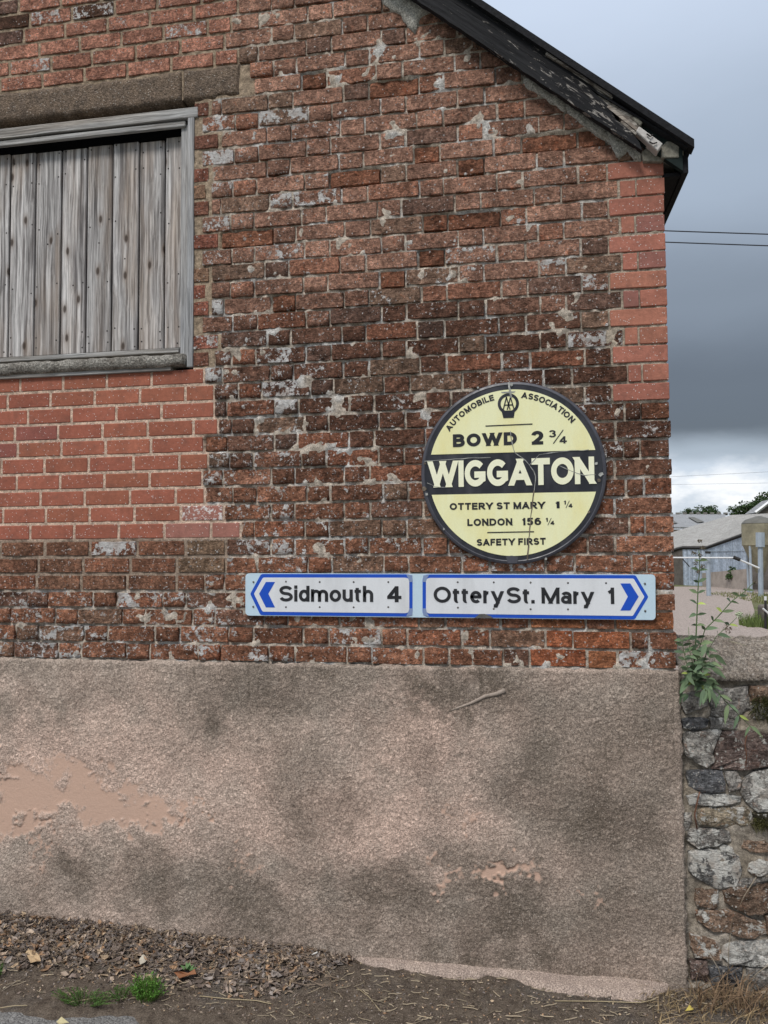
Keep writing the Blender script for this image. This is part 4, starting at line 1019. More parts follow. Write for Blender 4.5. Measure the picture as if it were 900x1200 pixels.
line_text('lettering', '2', (622.8, 521.2), (636.9, 520.6), 16, TY, 'text_black', sign, .235)
line_text('lettering', '3', (643.3, 512.6), (651.6, 512.2), 8.4, TY, 'text_black', sign, .19)
slashes('fraction_bar', (648.5, 519.6), (660, 503.6), .0035, TY, 'text_black', sign)
line_text('lettering', '4', (655.6, 519.8), (664.4, 519.4), 8.4, TY, 'text_black', sign, .19)
line_text('lettering', 'WIGGATON', (500.8, 571.5), (699.4, 566.8), 30.8, TY, 'enamel_cream', sign, .24, .05)
line_text('lettering', 'OTTERY ST MARY', (527, 597.6), (639.6, 596), 8.0, TY, 'text_black', sign, .24)
line_text('lettering', '1', (650.8, 595.6), (655.8, 595.6), 8.0, TY, 'text_black', sign, .24)
line_text('lettering', 'LONDON', (547.7, 616.4), (601.3, 615.6), 8.3, TY, 'text_black', sign, .24)
line_text('lettering', '156', (611.8, 615.6), (634.3, 615.2), 8.6, TY, 'text_black', sign, .215)
for (x, y) in ((660.6, 595.2), (639.4, 615.4)):
    line_text('lettering', '1', (x, y-4), (x+2.6, y-4), 4.6, TY, 'text_black', sign, .20)
    slashes('fraction_bar', (x+2.6, y), (x+6.6, y-8.4), .002, TY, 'text_black', sign)
    line_text('lettering', '4', (x+5.6, y-.2), (x+10.4, y-.4), 4.8, TY, 'text_black', sign, .20)
line_text('lettering', 'SAFETY FIRST', (558.8, 639.6), (639.6, 638.2), 7.9, TY, 'text_black', sign, .24)
slashes('rule', (569, 499.2), (624, 496.8), .0042, TY, 'text_black', sign)
slashes('rule', (571, 624), (625.8, 623), .0042, TY, 'text_black', sign)
def arc_text(s, a0, a1, r, cap):
    gl = [text_me(ch, .23) for ch in s]; ext = [(min(p[0] for q, _ in g for p in q), max(p[0] for q, _ in g for p in q)) for g in gl]; widths = [(e[1]-e[0])*cap for e in ext]
    gap = (math.radians(a1-a0)*r-sum(widths))/(len(s)-1); pos = 0; V, F = [], []
    for g, e, w in zip(gl, ext, widths):
        ang = math.radians(a0)+(pos+w/2)/r; cx = (e[0]+e[1])/2
        def fn(u, t): lx, lz = (u-cx)*cap, t*cap+r; return SC[0]+lx*math.cos(ang)+lz*math.sin(ang), SC[1]-lx*math.sin(ang)+lz*math.cos(ang)
        v, f = poly_mesh(g, fn, TY); k = len(V); V += v; F += [tuple(i+k for i in q) for q in f]; pos += w+gap
    link('lettering', mesh('lettering', V, F), 'text_black', sign)
arc_text('AUTOMOBILE', -55.5, -12.5, .312, .025)
arc_text('ASSOCIATION', 7.5, 51.5, .312, .025)
# winged badge
bx, bz = WP(595.7, 473, TY); mpx = .762/216
def ring(cx, cz, r0, r1, Y, n=40):
    V = [(cx+r*math.cos(2*math.pi*i/n), Y, cz+r*math.sin(2*math.pi*i/n)) for i in range(n) for r in (r0, r1)]
    return V, [(2*i, 2*((i+1) % n), 2*((i+1) % n)+1, 2*i+1) for i in range(n)]
parts = [ring(bx, bz, 9.0*mpx, 12.4*mpx, TY)]
base = [(bx+q[0]*mpx, TY-.0003, bz+q[1]*mpx) for q in ((-8.2, -8.2), (-6.0, -17), (6.0, -17), (7.6, -8.2))]
parts.append((base, [(0, 1, 2, 3)])); v, f = join(parts); link('badge', mesh('badge', v, f), 'enamel_black', sign)
for (dx, cap) in ((-2.1, 1), (2.6, 1)):
    for q0, q1 in (((-5, -7.2), (.2, 8.2)), ((5, -7.2), (-.2, 8.2)), ((-3.2, -1.6), (3.2, -1.6))):
        p0 = (bx+(q0[0]*.8+dx)*mpx, bz+q0[1]*mpx); p1 = (bx+(q1[0]*.8+dx)*mpx, bz+q1[1]*mpx)
        d = Vector((p1[0]-p0[0], p1[1]-p0[1])).normalized(); n = Vector((-d.y, d.x))*.0024
        v, f = prism([(p0[0]-n.x, p0[1]-n.y), (p1[0]-n.x, p1[1]-n.y), (p1[0]+n.x, p1[1]+n.y), (p0[0]+n.x, p0[1]+n.y)], TY-.0002, TY+.0005); link('badge_letter_stroke', mesh('badge_letter_stroke', v, f), 'enamel_black', sign)
v, f = prism([(bx-8.6*mpx, bz+14.4*mpx), (bx-7*mpx, bz+12.8*mpx), (bx+7*mpx, bz+12.8*mpx), (bx+8.6*mpx, bz+14.4*mpx)], TY, TY+.0006); link('badge_wing', mesh('badge_wing', v, f), 'crack', sign)
# cracks in the enamel
def crack(pts, w, mat, Y=TY-.0010):
    r = random.Random(len(pts)*7+int(pts[0][0])); P3 = []
    for (a, b) in zip(pts[:-1], pts[1:]):
        m = max(2, int(math.dist(a, b)/6))
        for i in range(m): t = i/m; P3.append((a[0]+(b[0]-a[0])*t+r.uniform(-.5, .5), a[1]+(b[1]-a[1])*t+r.uniform(-.5, .5)))
    P3.append(pts[-1]); V, F = [], []
    for i, q in enumerate(P3):
        x, z = WP(*q, Y); p0, p1 = WP(*P3[max(i-1, 0)], Y), WP(*P3[min(i+1, len(P3)-1)], Y); d = Vector((p1[0]-p0[0], p1[1]-p0[1])).normalized(); ww = w*r.uniform(.4, 1.2)/2
        V += [(x-d.y*ww, Y, z+d.x*ww), (x+d.y*ww, Y, z-d.x*ww)]
    for i in range(len(P3)-1): F.append((2*i, 2*i+1, 2*i+3, 2*i+2))
    link('enamel_crack', mesh('enamel_crack', V, F), mat, sign)
crack([(596, 448), (598, 460), (599, 466)], .007, 'crack')
crack([(598, 505), (600, 520), (603, 530), (612, 536), (620, 545), (626, 553), (628, 562), (626, 575)], .0045, 'crack')
crack([(626, 575), (624, 588), (622, 604), (621, 620), (619, 640), (618, 656)], .005, 'crack_rust')
crack([(620, 545), (632, 533), (655, 529), (690, 527)], .003, 'crack')
crack([(655, 545), (668, 552), (685, 557), (698, 556)], .003, 'crack')
crack([(497, 540), (520, 539), (548, 537), (575, 536)], .003, 'crack')
crack([(501, 566), (510, 570), (522, 571)], .003, 'crack')
for k, (x, y, r_) in enumerate([(497, 573, 3.2), (500, 579, 2.2), (704, 556, 3.0), (702, 563, 2.6), (699, 543, 2.2), (599, 450, 2.4), (690, 600, 1.6), (520, 620, 1.8), (640, 655, 1.8), (498, 543, 1.6), (560, 454, 1.5)]):
    rc_ = random.Random(k); pts = [(x+r_*rc_.uniform(.5, 1.2)*math.cos(a*.785), y+r_*rc_.uniform(.5, 1.2)*math.sin(a*.785)) for a in range(8)]
    v, f = prism(pxpoly(pts, SY-.0032), SY-.0032, SY+.002); link('enamel_chip', mesh('enamel_chip', v, f), 'crack' if k % 3 else 'crack_rust', sign)
for (x, y) in ((600, 656.5),):
    v, f = prism(pxpoly([(593, 652), (600, 651), (607, 653), (606, 660), (595, 660)], SY-.002), SY-.003, SY+.002); link('rim_clip', mesh('rim_clip', v, f), 'enamel_rim', sign)

# ------------------------------------------------------------------ blue and white direction sign
DY = -.020
dsign = empty('direction_sign', (WP(528, 724)[0], 0, WP(528, 724)[1]), 'long blue bordered white direction sign with two arrows below the round sign', 'sign')
def rounded(pts, rads, n=5):
    out = []; m = len(pts)
    for i in range(m):
        p, a, b = Vector(pts[i]), Vector(pts[i-1]), Vector(pts[(i+1) % m]); r = rads[i]
        if r <= 0: out.append(tuple(p)); continue
        da, db = (a-p).normalized(), (b-p).normalized(); ang = da.angle(db); t = r/math.tan(ang/2)
        t = min(t, (a-p).length*.49, (b-p).length*.49)
        p0, p1 = p+da*t, p+db*t
        for k in range(n+1):
            s = k/n; out.append(tuple((1-s)**2*p0+2*s*(1-s)*p+s*s*p1))
    return out
def plate(name, pts, rads, y0, y1, mat):
    v, f = prism(pxpoly(rounded(pts, rads), y0), y0, y1); return link(name, mesh(name, v, f), mat, dsign)
plate('plate', [(287.6, 671.8), (768, 673.2), (768.3, 726.6), (287.6, 721.3)], [5, 5, 5, 5], DY, DY+.014, 'sign_back')
L1 = [(293.2, 695.9), (306, 672.6), (483.4, 673.0), (483.4, 722.6), (305.2, 720.8)]
L2 = [(297.6, 695.9), (308.2, 676.8), (479.6, 677.0), (479.6, 718.6), (307.6, 716.8)]
plate('blue_border', L1, [3, 4, 7, 7, 4], DY-.001, DY, 'sign_blue'); plate('white_panel', L2, [2, 3, 5, 5, 3], DY-.002, DY-.001, 'sign_white')
R1 = [(495.2, 673.2), (744.8, 674.0), (759.8, 699.4), (743.8, 725.9), (495.2, 722.8)]
R2 = [(499.2, 677.2), (742.6, 678.0), (755.2, 699.4), (741.6, 721.8), (499.2, 718.9)]
plate('blue_border', R1, [7, 4, 3, 4, 7], DY-.001, DY, 'sign_blue'); plate('white_panel', R2, [5, 3, 2, 3, 5], DY-.002, DY-.001, 'sign_white')
plate('chevron', [(303.6, 695.8), (311.6, 682), (322.2, 682), (314.4, 695.8), (322.2, 711.8), (311.6, 711.8)], [0]*6, DY-.003, DY-.002, 'sign_blue')
plate('chevron', [(727, 683.7), (738.6, 683.7), (748.4, 699.2), (738.6, 715.4), (727, 715.4), (735.8, 699.2)], [0]*6, DY-.003, DY-.002, 'sign_blue')
for pts in ([(476, 673.2), (483, 674), (483.2, 682), (479.8, 682), (478, 677.2)], [(476, 722.2), (483, 721), (483.2, 713), (479.8, 713), (478, 718.4)], [(503, 673.4), (496, 674.4), (495.6, 682), (499, 682), (500.6, 677.4)], [(503, 722.6), (496, 721), (495.6, 713), (499, 713), (500.6, 718.6)]):
    plate('faded_corner', pts, [0]*5, DY-.0022, DY-.0012, 'sign_fade')
LY = DY-.0034
line_text('lettering', 'Sidmouth', (327.4, 704.8), (437.4, 705.4), 18.4, LY, 'text_black', dsign, .19, .085)
line_text('lettering', '4', (453.6, 705.6), (470.4, 705.6), 18.6, LY, 'text_black', dsign, .19, .085)
line_text('lettering', 'Ottery', (508.2, 706.2), (591, 707.2), 18.8, LY, 'text_black', dsign, .19, .085)
line_text('lettering', 'St.', (594, 706.8), (626.6, 707.2), 18.8, LY, 'text_black', dsign, .19, .085)
line_text('lettering', 'Mary', (634, 707.2), (696.8, 708.0), 18.8, LY, 'text_black', dsign, .19, .085)
line_text('lettering', '1', (712.4, 707.8), (720, 707.8), 19.2, LY, 'text_black', dsign, .19, .085)
for (x, y) in [(296.8, 682), (296.6, 711), (335, 681.5), (335, 711.4), (374.6, 682), (374.6, 711.4), (414.4, 682), (414.4, 711.6), (455, 682), (455, 711.4), (536.4, 682.2), (536.6, 712), (578.6, 682.4), (578.6, 713.4), (621.8, 682.6), (621.8, 713.8), (665.6, 683), (665.6, 714), (710.2, 683.2), (755.8, 684), (756.2, 716)]:
    c = W3(x, y, DY-.003); n = 8; v = [(c.x+.0042*math.cos(2*math.pi*i/n), c.y, c.z+.0042*math.sin(2*math.pi*i/n)) for i in range(n)]+[(c.x, c.y-.002, c.z)]
    v += [(q[0], c.y+.003, q[2]) for q in v[:n]]
    link('rivet', mesh('rivet', v, [(i, (i+1) % n, n) for i in range(n)]+[(i, n+1+i, n+1+(i+1) % n, (i+1) % n) for i in range(n)]), 'metal', dsign)
plate('dented_edge', [(556, 724.0), (562, 719.6), (568, 719.4), (575, 722.0), (578, 724.4)], [0]*5, DY-.0026, DY+.004, 'metal')


# ------------------------------------------------------------------ ground, verge, road
def terrain_z(Y): return -0.012*max(0, Y-4)*min(1, max(0, (60-Y)/60*1.0+.35)) if Y < 60 else -.3
def gz(Y):
    if Y < 3: return -.03
    return -.03-.55*sm(3, 46, Y)
ys = [-400, -60, -20, -8, -3, -1, 0, 1, 3, 6, 9, 12, 16, 20, 25, 30, 36, 42, 48, 60, 90, 150, 400, 900]
xs = [-600, -200, -60, -20, -8, -3, 0, 1, 3, 6, 12, 20, 40, 80, 200, 600]
V = [(x, y, gz(y)) for y in ys for x in xs]; n = len(xs)
F = [(j*n+i, j*n+i+1, (j+1)*n+i+1, (j+1)*n+i) for j in range(len(ys)-1) for i in range(n-1)]
tag(link('ground', mesh('ground', V, F, True), 'ground'), kind='structure')

HEAP = [(-2.45, .075), (-1.9, .065), (-1.45, .05), (-1.1, .04), (-.85, .03), (-.7, .008), (-.3, .0), (3, 0)]
def heap_h(X):
    for (a, h), (b, k) in zip(HEAP[:-1], HEAP[1:]):
        if X <= b: t = min(1, max(0, (X-a)/(b-a))); return h+(k-h)*t
    return 0
def verge_z(X, Y):                            # Y < 0 in front of the wall
    d = -Y; prof = max(0, 1-d/.26); prof = prof*prof*(3-2*prof)
    return heap_h(X)*prof+.004*mnoise.noise(Vector((X*9, Y*9, 1)))+.0025*mnoise.noise(Vector((X*31, Y*31, 4)))
def verge():
    s = .009; nx = int(5.6/s); ny = int(.72/s); X = np.linspace(-3.2, 2.4, nx); Y = np.linspace(-.66, .10, ny); V = []
    for y in Y:
        for x in X:
            ed = .03*sm(-.485, -.60, y+.05*mnoise.noise(Vector((x*3, 0, 8)))+.02*mnoise.noise(Vector((x*14, 0, 8))))
            V.append((x, y, verge_z(x, min(y, 0))-ed+.001))
    I = np.arange(nx*ny).reshape(ny, nx); F = np.stack([I[:-1, :-1], I[:-1, 1:], I[1:, 1:], I[1:, :-1]], -1).reshape(-1, 4)
    return npmesh('verge', np.array(V), F)
tag(link('verge', verge(), 'soil'), kind='structure')
v, f = [(-40, -7.5, -.012), (40, -7.5, -.012), (40, -.30, -.012), (-40, -.30, -.012)], [(0, 1, 2, 3)]
tag(link('road', mesh('road', v, f), 'asphalt'), kind='structure')
# cement ledge smeared along the foot of the plinth
def ledge():
    top = [(408, 1116), (450, 1118), (500, 1123), (560, 1129), (620, 1138), (680, 1146), (740, 1156), (775, 1164), (792, 1171)]
    bot = [(410, 1124), (440, 1131), (480, 1135), (520, 1141), (545, 1143), (575, 1140), (600, 1143), (640, 1158), (700, 1165), (760, 1170), (788, 1172)]
    def interp(tab, x):
        for (a, b), (c, d) in zip(tab[:-1], tab[1:]):
            if a <= x <= c: return b+(d-b)*(x-a)/(c-a)
        return tab[-1][1] if x > tab[-1][0] else tab[0][1]
    V, F = [], []; n = 150; m = 6
    for i in range(n):
        x = 409+(790-409)*i/(n-1); j1 = mnoise.noise(Vector((x*.09, 0, 0)))*2.2+mnoise.noise(Vector((x*.4, 0, 3)))*1.2
        a = GP(x, interp(top, x), .022); b = GP(x, interp(bot, x)+j1, .016)
        a.y = -.004
        for k in range(m):
            t = k/(m-1); q = a.lerp(b, t*min(1, (n-1-i)/16+.06, i/10+.1)); q.z = .030-.010*t-(.022 if k == m-1 else 0)+.0015*mnoise.noise(Vector((q.x*30, q.y*30, 2)))
            V.append(tuple(q))
    for i in range(n-1):
        for k in range(m-1): F.append((i*m+k, i*m+k+1, (i+1)*m+k+1, (i+1)*m+k))
    return mesh('cement_ledge', V, F, True)
link('cement_ledge', ledge(), 'ledge', building)

# ---------------- leaf litter, straw
def leaf_patch(n, place, sizes, cols, seed, curl=.5, up=.0):
    r = random.Random(seed); V, F, C = [], [], []
    for _ in range(n):
        c = place(r)
        if c is None: continue
        L = r.uniform(*sizes); w = L*r.uniform(.22, .6); k = r.uniform(-curl, curl)*L
        rot = Matrix.Rotation(r.uniform(0, 6.28), 3, 'Z') @ Matrix.Rotation(r.gauss(0, .55)+up, 3, 'X') @ Matrix.Rotation(r.gauss(0, .45), 3, 'Y')
        pts = [(-L/2, 0, k*.5), (-L*.15, -w/2, k*.2+r.uniform(0, .3)*w), (-L*.1, 0, 0), (-L*.12, w/2, k*.2+r.uniform(0, .3)*w), (L*.22, -w*.36, k*.1+r.uniform(0, .25)*w), (L*.22, 0, k*.1), (L*.24, w*.36, k*.1+r.uniform(0, .25)*w), (L/2, 0, k*.7)]
        b = len(V); col = r.choice(cols); m = r.uniform(.65, 1.25)
        for p in pts: V.append(tuple(rot @ Vector(p)+Vector(c)))
        for t in ((0, 1, 2), (0, 2, 3), (1, 4, 5, 2), (2, 5, 6, 3), (4, 7, 5), (5, 7, 6)): F.append(tuple(i+b for i in t))
        C += [(*[q*m for q in col], 1)]*8
    me = mesh('leaf_litter', V, F); vattr(me, 'tone', np.array(C)); return me
BR = [tuple(min(.6, q*1.8) for q in c) for c in [(.16, .125, .105), (.22, .175, .145), (.11, .085, .07), (.28, .22, .17), (.14, .12, .11), (.19, .165, .15), (.33, .25, .17), (.09, .07, .058), (.24, .15, .09)]]
def heap_place(r):
    X = r.uniform(-2.75, -.72); d = abs(r.gauss(0, .13))
    lim = .30*sm(-.68, -1.0, X)+.02
    if d > lim: return None
    return (X, -d-.012, verge_z(X, -d)+r.uniform(.001, .011))
tag(link('leaf_litter', leaf_patch(7500, heap_place, (.010, .048), BR, 1, .9), 'litter'), 'heap of dead brown leaves against the foot of the rendered plinth', 'leaves', None, 'stuff')
def soil_place(r):
    X = r.uniform(-2.6, 1.9); d = r.uniform(0, .46)
    return (X, -d-.008, verge_z(X, -d)+r.uniform(.0, .004))
tag(link('ground_debris', leaf_patch(9000, soil_place, (.004, .016), BR+[(.36, .29, .2), (.42, .36, .27), (.08, .06, .05)], 2, .3), 'litter'), 'small dry leaf crumbs scattered over the soil verge', 'debris', None, 'stuff')
def straw(n, seed, xr, yr, lr):
    r = random.Random(seed); V, F, C = [], [], []
    for _ in range(n):
        X, Y = r.uniform(*xr), r.uniform(*yr); L = r.uniform(*lr); a = r.gauss(0, .55); w = r.uniform(.0008, .0018); b = len(V); bend = r.gauss(0, .12)
        for i in range(4):
            t = i/3-.5; x = X+math.cos(a+bend*t)*L*t; y = min(-.015, Y+math.sin(a+bend*t)*L*t); z = verge_z(x, y)+.005+r.uniform(0, .004)
            V += [(x, y-w, z), (x, y+w, z+.0015)]
        for i in range(3): F.append((b+2*i, b+2*i+2, b+2*i+3, b+2*i+1))
        m = r.uniform(.35, 1.15); C += [(.43*m, .35*m, .245*m, 1)]*8
    me = mesh('dry_straw', V, F); vattr(me, 'tone', np.array(C)); return me
tag(link('dry_straw', straw(520, 4, (-2.6, 1.6), (-.44, -.04), (.01, .06)), 'litter'), 'short pale straw bits lying on the soil verge', 'straw', None, 'stuff')
def heap_twigs():
    me = straw(520, 14, (-2.6, -.75), (-.26, -.02), (.02, .08)); a = me.attributes['tone']; n = len(me.vertices); r = np.random.default_rng(3)
    base = np.repeat(r.uniform(.5, 1.3, n//8), 8)[:, None]*np.array((.20, .15, .11)); c = np.concatenate([base, np.ones((n, 1))], 1); a.data.foreach_set('color', c.astype(np.float32).ravel())
    co = np.zeros(n*3, np.float32); me.vertices.foreach_get('co', co); co[2::3] += .012; me.vertices.foreach_set('co', co); return me
tag(link('leaf_stalks', heap_twigs(), 'litter'), 'thin brown leaf stalks mixed into the heap of dead leaves', 'twigs', None, 'stuff')
def stalk(name, pts, label, w=.0018, col=(.5, .41, .26), cat='straw', group=None):
    P3 = []
    for (x, y) in pts:
        q = GP(x, y, .01); q.y = min(q.y, -.02); q.z = verge_z(q.x, q.y)+.007; P3.append(q)
    v, f = tube(P3, w, 5); me = mesh(name, v, f, True); vattr(me, 'tone', np.array([(*col, 1)]*len(v))); tag(link(name, me, 'litter'), label, cat, group)
stalk('straw_stalk', [(234, 1167), (270, 1170), (300, 1171), (318, 1176)], 'pale straw stalk lying below the heap of leaves, longest left of the ledge')
stalk('straw_stalk', [(650, 1172), (700, 1173), (750, 1174), (768, 1171)], 'long pale straw stalk lying along the foot of the cement ledge')
stalk('straw_stalk', [(706, 1163), (730, 1167), (756, 1172)], 'thin straw stalk leaning on the cement ledge near the corner', .0014)
stalk('straw_stalk', [(418, 1157), (432, 1167), (446, 1184)], 'thin bent straw stalk on bare soil left of the cement ledge', .0014)
stalk('straw_stalk', [(80, 1174), (110, 1169), (138, 1166)], 'straw stalk crossing the low green weeds', .0015)
stalk('straw_stalk', [(0, 1180), (18, 1177), (32, 1177)], 'straw stalk at the left end of the verge', .0018)
stalk('straw_stalk', [(2, 1160), (18, 1150), (36, 1141)], 'thin grey stalk slanting across the leaf heap at far left', .0013, (.36, .31, .25))
def big_leaf(pts, col, label, h=.012):
    c = GP(sum(p[0] for p in pts)/len(pts), sum(p[1] for p in pts)/len(pts), .04); base = verge_z(c.x, min(c.y, -.01))
    V = []
    for i, (x, y) in enumerate(pts):
        q = GP(x, y, base+.03); q.z = base+.026+h*(.5 if i % 2 else -.3); V.append(q)
    m = sum(V, Vector())/len(V); m.z = base+.022; V.append(m); n = len(pts)
    top = [(i, (i+1) % n, n) for i in range(n)]
    V2 = V+[q-Vector((0, 0, .0012)) for q in V]; F = top+[(b+n+1, a+n+1, c2+n+1) for a, b, c2 in top]+[(i, i+n+1, (i+1) % n+n+1, (i+1) % n) for i in range(n)]
    me = mesh('fallen_leaf', V2, F); vattr(me, 'tone', np.array([(*col, 1)]*len(V2))); tag(link('fallen_leaf', me, 'litter'), label, 'leaf')
big_leaf([(30, 1114), (33, 1112), (42, 1113), (46, 1120), (48, 1124), (42, 1127), (36, 1126)], (.62, .45, .27), 'large pale tan dead leaf on the heap at left')
big_leaf([(204, 1137), (212, 1139), (222, 1138), (228, 1136), (230, 1139), (222, 1143), (210, 1144)], (.33, .15, .075), 'rust orange dead leaf beside the small green seedling')
big_leaf([(66, 1195), (72, 1192), (81, 1196), (78, 1199), (70, 1198)], (.62, .55, .32), 'pale yellow dead leaf lying by the road edge')
big_leaf([(163, 1122), (168, 1118), (173, 1122), (170, 1128), (164, 1128)], (.62, .57, .47), 'cream coloured dead leaf above the bright green weed tuft')
big_leaf([(803, 1182), (808, 1178), (813, 1180), (811, 1184)], (.62, .5, .12), 'small bright yellow fallen leaf near the wall corner')
v, f = tube([W3(363, 1110, -.05)*1, W3(372, 1106, -.055)], .0032, 7); zoff = verge_z(v[0][0], -.05)+.006
lo = min(q[2] for q in v); v = [(q[0], q[1], q[2]-lo+zoff-.004) for q in v]; me = mesh('white_stub', v, f, True); vattr(me, 'tone', np.array([(.75, .72, .68, 1)]*len(v)))
tag(link('white_stub', me, 'litter'), 'short white paper stub lying at the plinth foot right of the leaf heap', 'litter')

# ---------------- weeds
def weed(name, c, rx, ry, h, n, label, col, seed, leaf=(.006, .014), cat='weed'):
    r = random.Random(seed); t = empty(name, (c.x, c.y, c.z), label, cat); V, F, C = [], [], []; SV = []
    for _ in range(n):
        a, d = r.uniform(0, 6.28), math.sqrt(r.random()); bx_, by_ = c.x+rx*.45*d*math.cos(a), c.y+ry*.45*d*math.sin(a)
        tx, ty, tz = c.x+rx*d*math.cos(a), c.y+ry*d*math.sin(a), c.z+h*r.uniform(.5, 1)*(1-.5*d*d)
        ty = min(ty, -.012)
        SV.append(tube([(bx_, min(by_, -.012), c.z-.004), ((bx_+tx)/2, (min(by_, -.012)+ty)/2, c.z+(tz-c.z)*.6), (tx, ty, tz)], .0009, 3))
        for k in range(7):
            s = r.uniform(.35, 1); p = Vector((bx_, min(by_, -.012), c.z)).lerp(Vector((tx, ty, tz)), s); L = r.uniform(*leaf); w = L*.22
            rot = Matrix.Rotation(r.uniform(0, 6.28), 3, 'Z') @ Matrix.Rotation(-r.uniform(.1, 1.1), 3, 'Y'); b = len(V); m = r.uniform(.6, 1.3)
            for q in ((0, 0, 0), (L*.5, -w, .001), (L, 0, -.001), (L*.5, w, .001)): V.append(tuple(p+rot @ Vector(q)))
            F.append((b, b+1, b+2, b+3)); C += [(col[0]*m, col[1]*m, col[2]*m, 1)]*4
    me = mesh('foliage', V, F); vattr(me, 'tone', np.array(C)); o = link('foliage', me, 'green', t)
    v, f = join(SV); me = mesh('stems', v, f); vattr(me, 'tone', np.array([(col[0]*.8, col[1]*.7, col[2]*.6, 1)]*len(v))); link('stems', me, 'green', t)
def on_verge(x, y):
    q = GP(x, y, .02); q.y = min(q.y, -.03); q.z = verge_z(q.x, q.y)+.004; return q
weed('green_weed_tuft', on_verge(172, 1166), .088, .055, .105, 105, 'tallest bright green feathery weed tuft in front of the leaf heap', (.10, .22, .035), 3)
weed('low_weed_patch', on_verge(98, 1170), .15, .055, .05, 90, 'low sparse green weed patch left of the taller tuft', (.085, .16, .04), 4, (.005, .010))
weed('low_weed_patch', on_verge(140, 1165), .05, .04, .05, 34, 'few thin green sprigs between the low patch and the tall tuft', (.085, .16, .04), 14, (.005, .010))
weed('edge_weed', on_verge(-4, 1140), .035, .03, .08, 30, 'green weed cut by the left edge of the picture', (.085, .17, .04), 5)
def rosette(c, label):
    t = empty('seedling', c, label, 'seedling'); r = random.Random(8)
    for k in range(8):
        a = k*.8+r.uniform(-.2, .2); L = r.uniform(.028, .045); w = L*.28; el = r.uniform(.35, 1.1); d = Vector((math.cos(a)*math.cos(el), math.sin(a)*math.cos(el), math.sin(el))); s = Vector((-math.sin(a), math.cos(a), 0))
        pts = [c, c+d*L*.45-s*w, c+d*L*.55+Vector((0, 0, .002)), c+d*L*.45+s*w, c+d*L]; me = mesh('leaf', pts, [(0, 1, 2), (0, 2, 3), (1, 4, 2), (2, 4, 3)], True); vattr(me, 'tone', np.array([(.13, .22, .09, 1)]*5))
        link('leaf', me, 'green', t)
c = on_verge(221, 1137); c.z += .01
rosette(c, 'small green leafy seedling growing out of the leaf heap')

# ------------------------------------------------------------------ rubble stone wall right of the corner
SWY = .02; SX0, SX1 = .618, 3.0
stone_wall = empty('stone_wall', (1.8, .2, 0), 'rubble stone garden wall patched with white lichen, adjoining the brick corner', 'wall')
Z_ST = WP(870, 801, SWY)[1]
def stone_bed():
    s = .012; nx = int((SX1-SX0)/s); nz = int((Z_ST+.1)/s); X = np.linspace(SX0, SX1, nx); Z = np.linspace(-.1, Z_ST+.01, nz); XX, ZZ = np.meshgrid(X, Z)
    Y = SWY+.010-fnoise(nz, nx, 2, 81)*.004-fnoise(nz, nx, 7, 82)*.007
    V = np.stack([XX, Y, ZZ], -1).reshape(-1, 3); I = np.arange(nx*nz).reshape(nz, nx); F = np.stack([I[:-1, :-1], I[:-1, 1:], I[1:, 1:], I[1:, :-1]], -1).reshape(-1, 4)
    me = npmesh('earth_mortar', V, F); c = np.zeros((nx*nz, 4)); n = np.clip(.5+fnoise(nz, nx, 6, 83).reshape(-1)*.3, 0, 1)[:, None]
    c[:, :3] = np.array((.31, .26, .20))*(1-n)+np.array((.46, .40, .33))*n; c[:, 3] = .35; vattr(me, 'tone', c); return me
bed = link('earth_mortar', stone_bed(), 'mortar', stone_wall)
v, f = box((SX0+.01, SWY+.045, -.3), (SX1, .42, Z_ST-.01)); link('wall_core', mesh('wall_core', v, f), 'block', stone_wall)
def stone(poly, col, wh, seed, bulge=.02, individual=True):
    r = random.Random(seed); mx = sum(p[0] for p in poly)/len(poly); mz = sum(p[1] for p in poly)/len(poly)
    poly = [(mx+(p[0]-mx)*1.05+r.uniform(-.002, .002), mz+(p[1]-mz)*1.05+r.uniform(-.002, .002)) for p in poly]; n = 0; L = [math.dist(poly[i], poly[(i+1) % len(poly)]) for i in range(len(poly))]; T = sum(L); out = []
    for i in range(len(poly)):
        a, b = poly[i], poly[(i+1) % len(poly)]; m = max(1, round(24*L[i]/T))
        for j in range(m): t = j/m; k = .0022 if j else 0; out.append((a[0]+(b[0]-a[0])*t+r.uniform(-k, k), a[1]+(b[1]-a[1])*t+r.uniform(-k, k)))
    n = len(out)
    area_ = sum(out[i][0]*out[(i+1) % n][1]-out[(i+1) % n][0]*out[i][1] for i in range(n))
    if area_ < 0: out = out[::-1]
    cx = sum(p[0] for p in out)/n; cz = sum(p[1] for p in out)/n; V, F = [], []
    for s, y in ((1.0, .045), (1.0, .004), (.955, -.5*bulge), (.80, -.85*bulge), (.42, -1.0*bulge)):
        for (x, z) in out:
            q = Vector((cx+(x-cx)*s, 0, cz+(z-cz)*s)); nz_ = mnoise.noise(Vector((q.x*22, seed*1.7, q.z*22))); n2 = mnoise.noise(Vector((q.x*60, seed*2.1, q.z*60)))
            jx = .003*mnoise.noise(Vector((q.x*70, 3, q.z*70))); V.append((q.x+jx, SWY+y-(nz_*.012+n2*.006)*(1 if y < .04 else 0), q.z+jx))
    V.append((cx, SWY-bulge*1.02-.008*mnoise.noise(Vector((cx*22, seed*1.7, cz*22))), cz))
    for k in range(4):
        for i in range(n): F.append((k*n+i, k*n+(i+1) % n, (k+1)*n+(i+1) % n, (k+1)*n+i))
    for i in range(n): F.append((4*n+i, 4*n+(i+1) % n, 5*n))
    c0 = Vector((cx, SWY, cz)); V = [tuple(Vector(q)-c0) for q in V]
    o = link('stone', mesh('stone', V, F, False), 'stone', stone_wall, c0); o.color = (*col, wh)
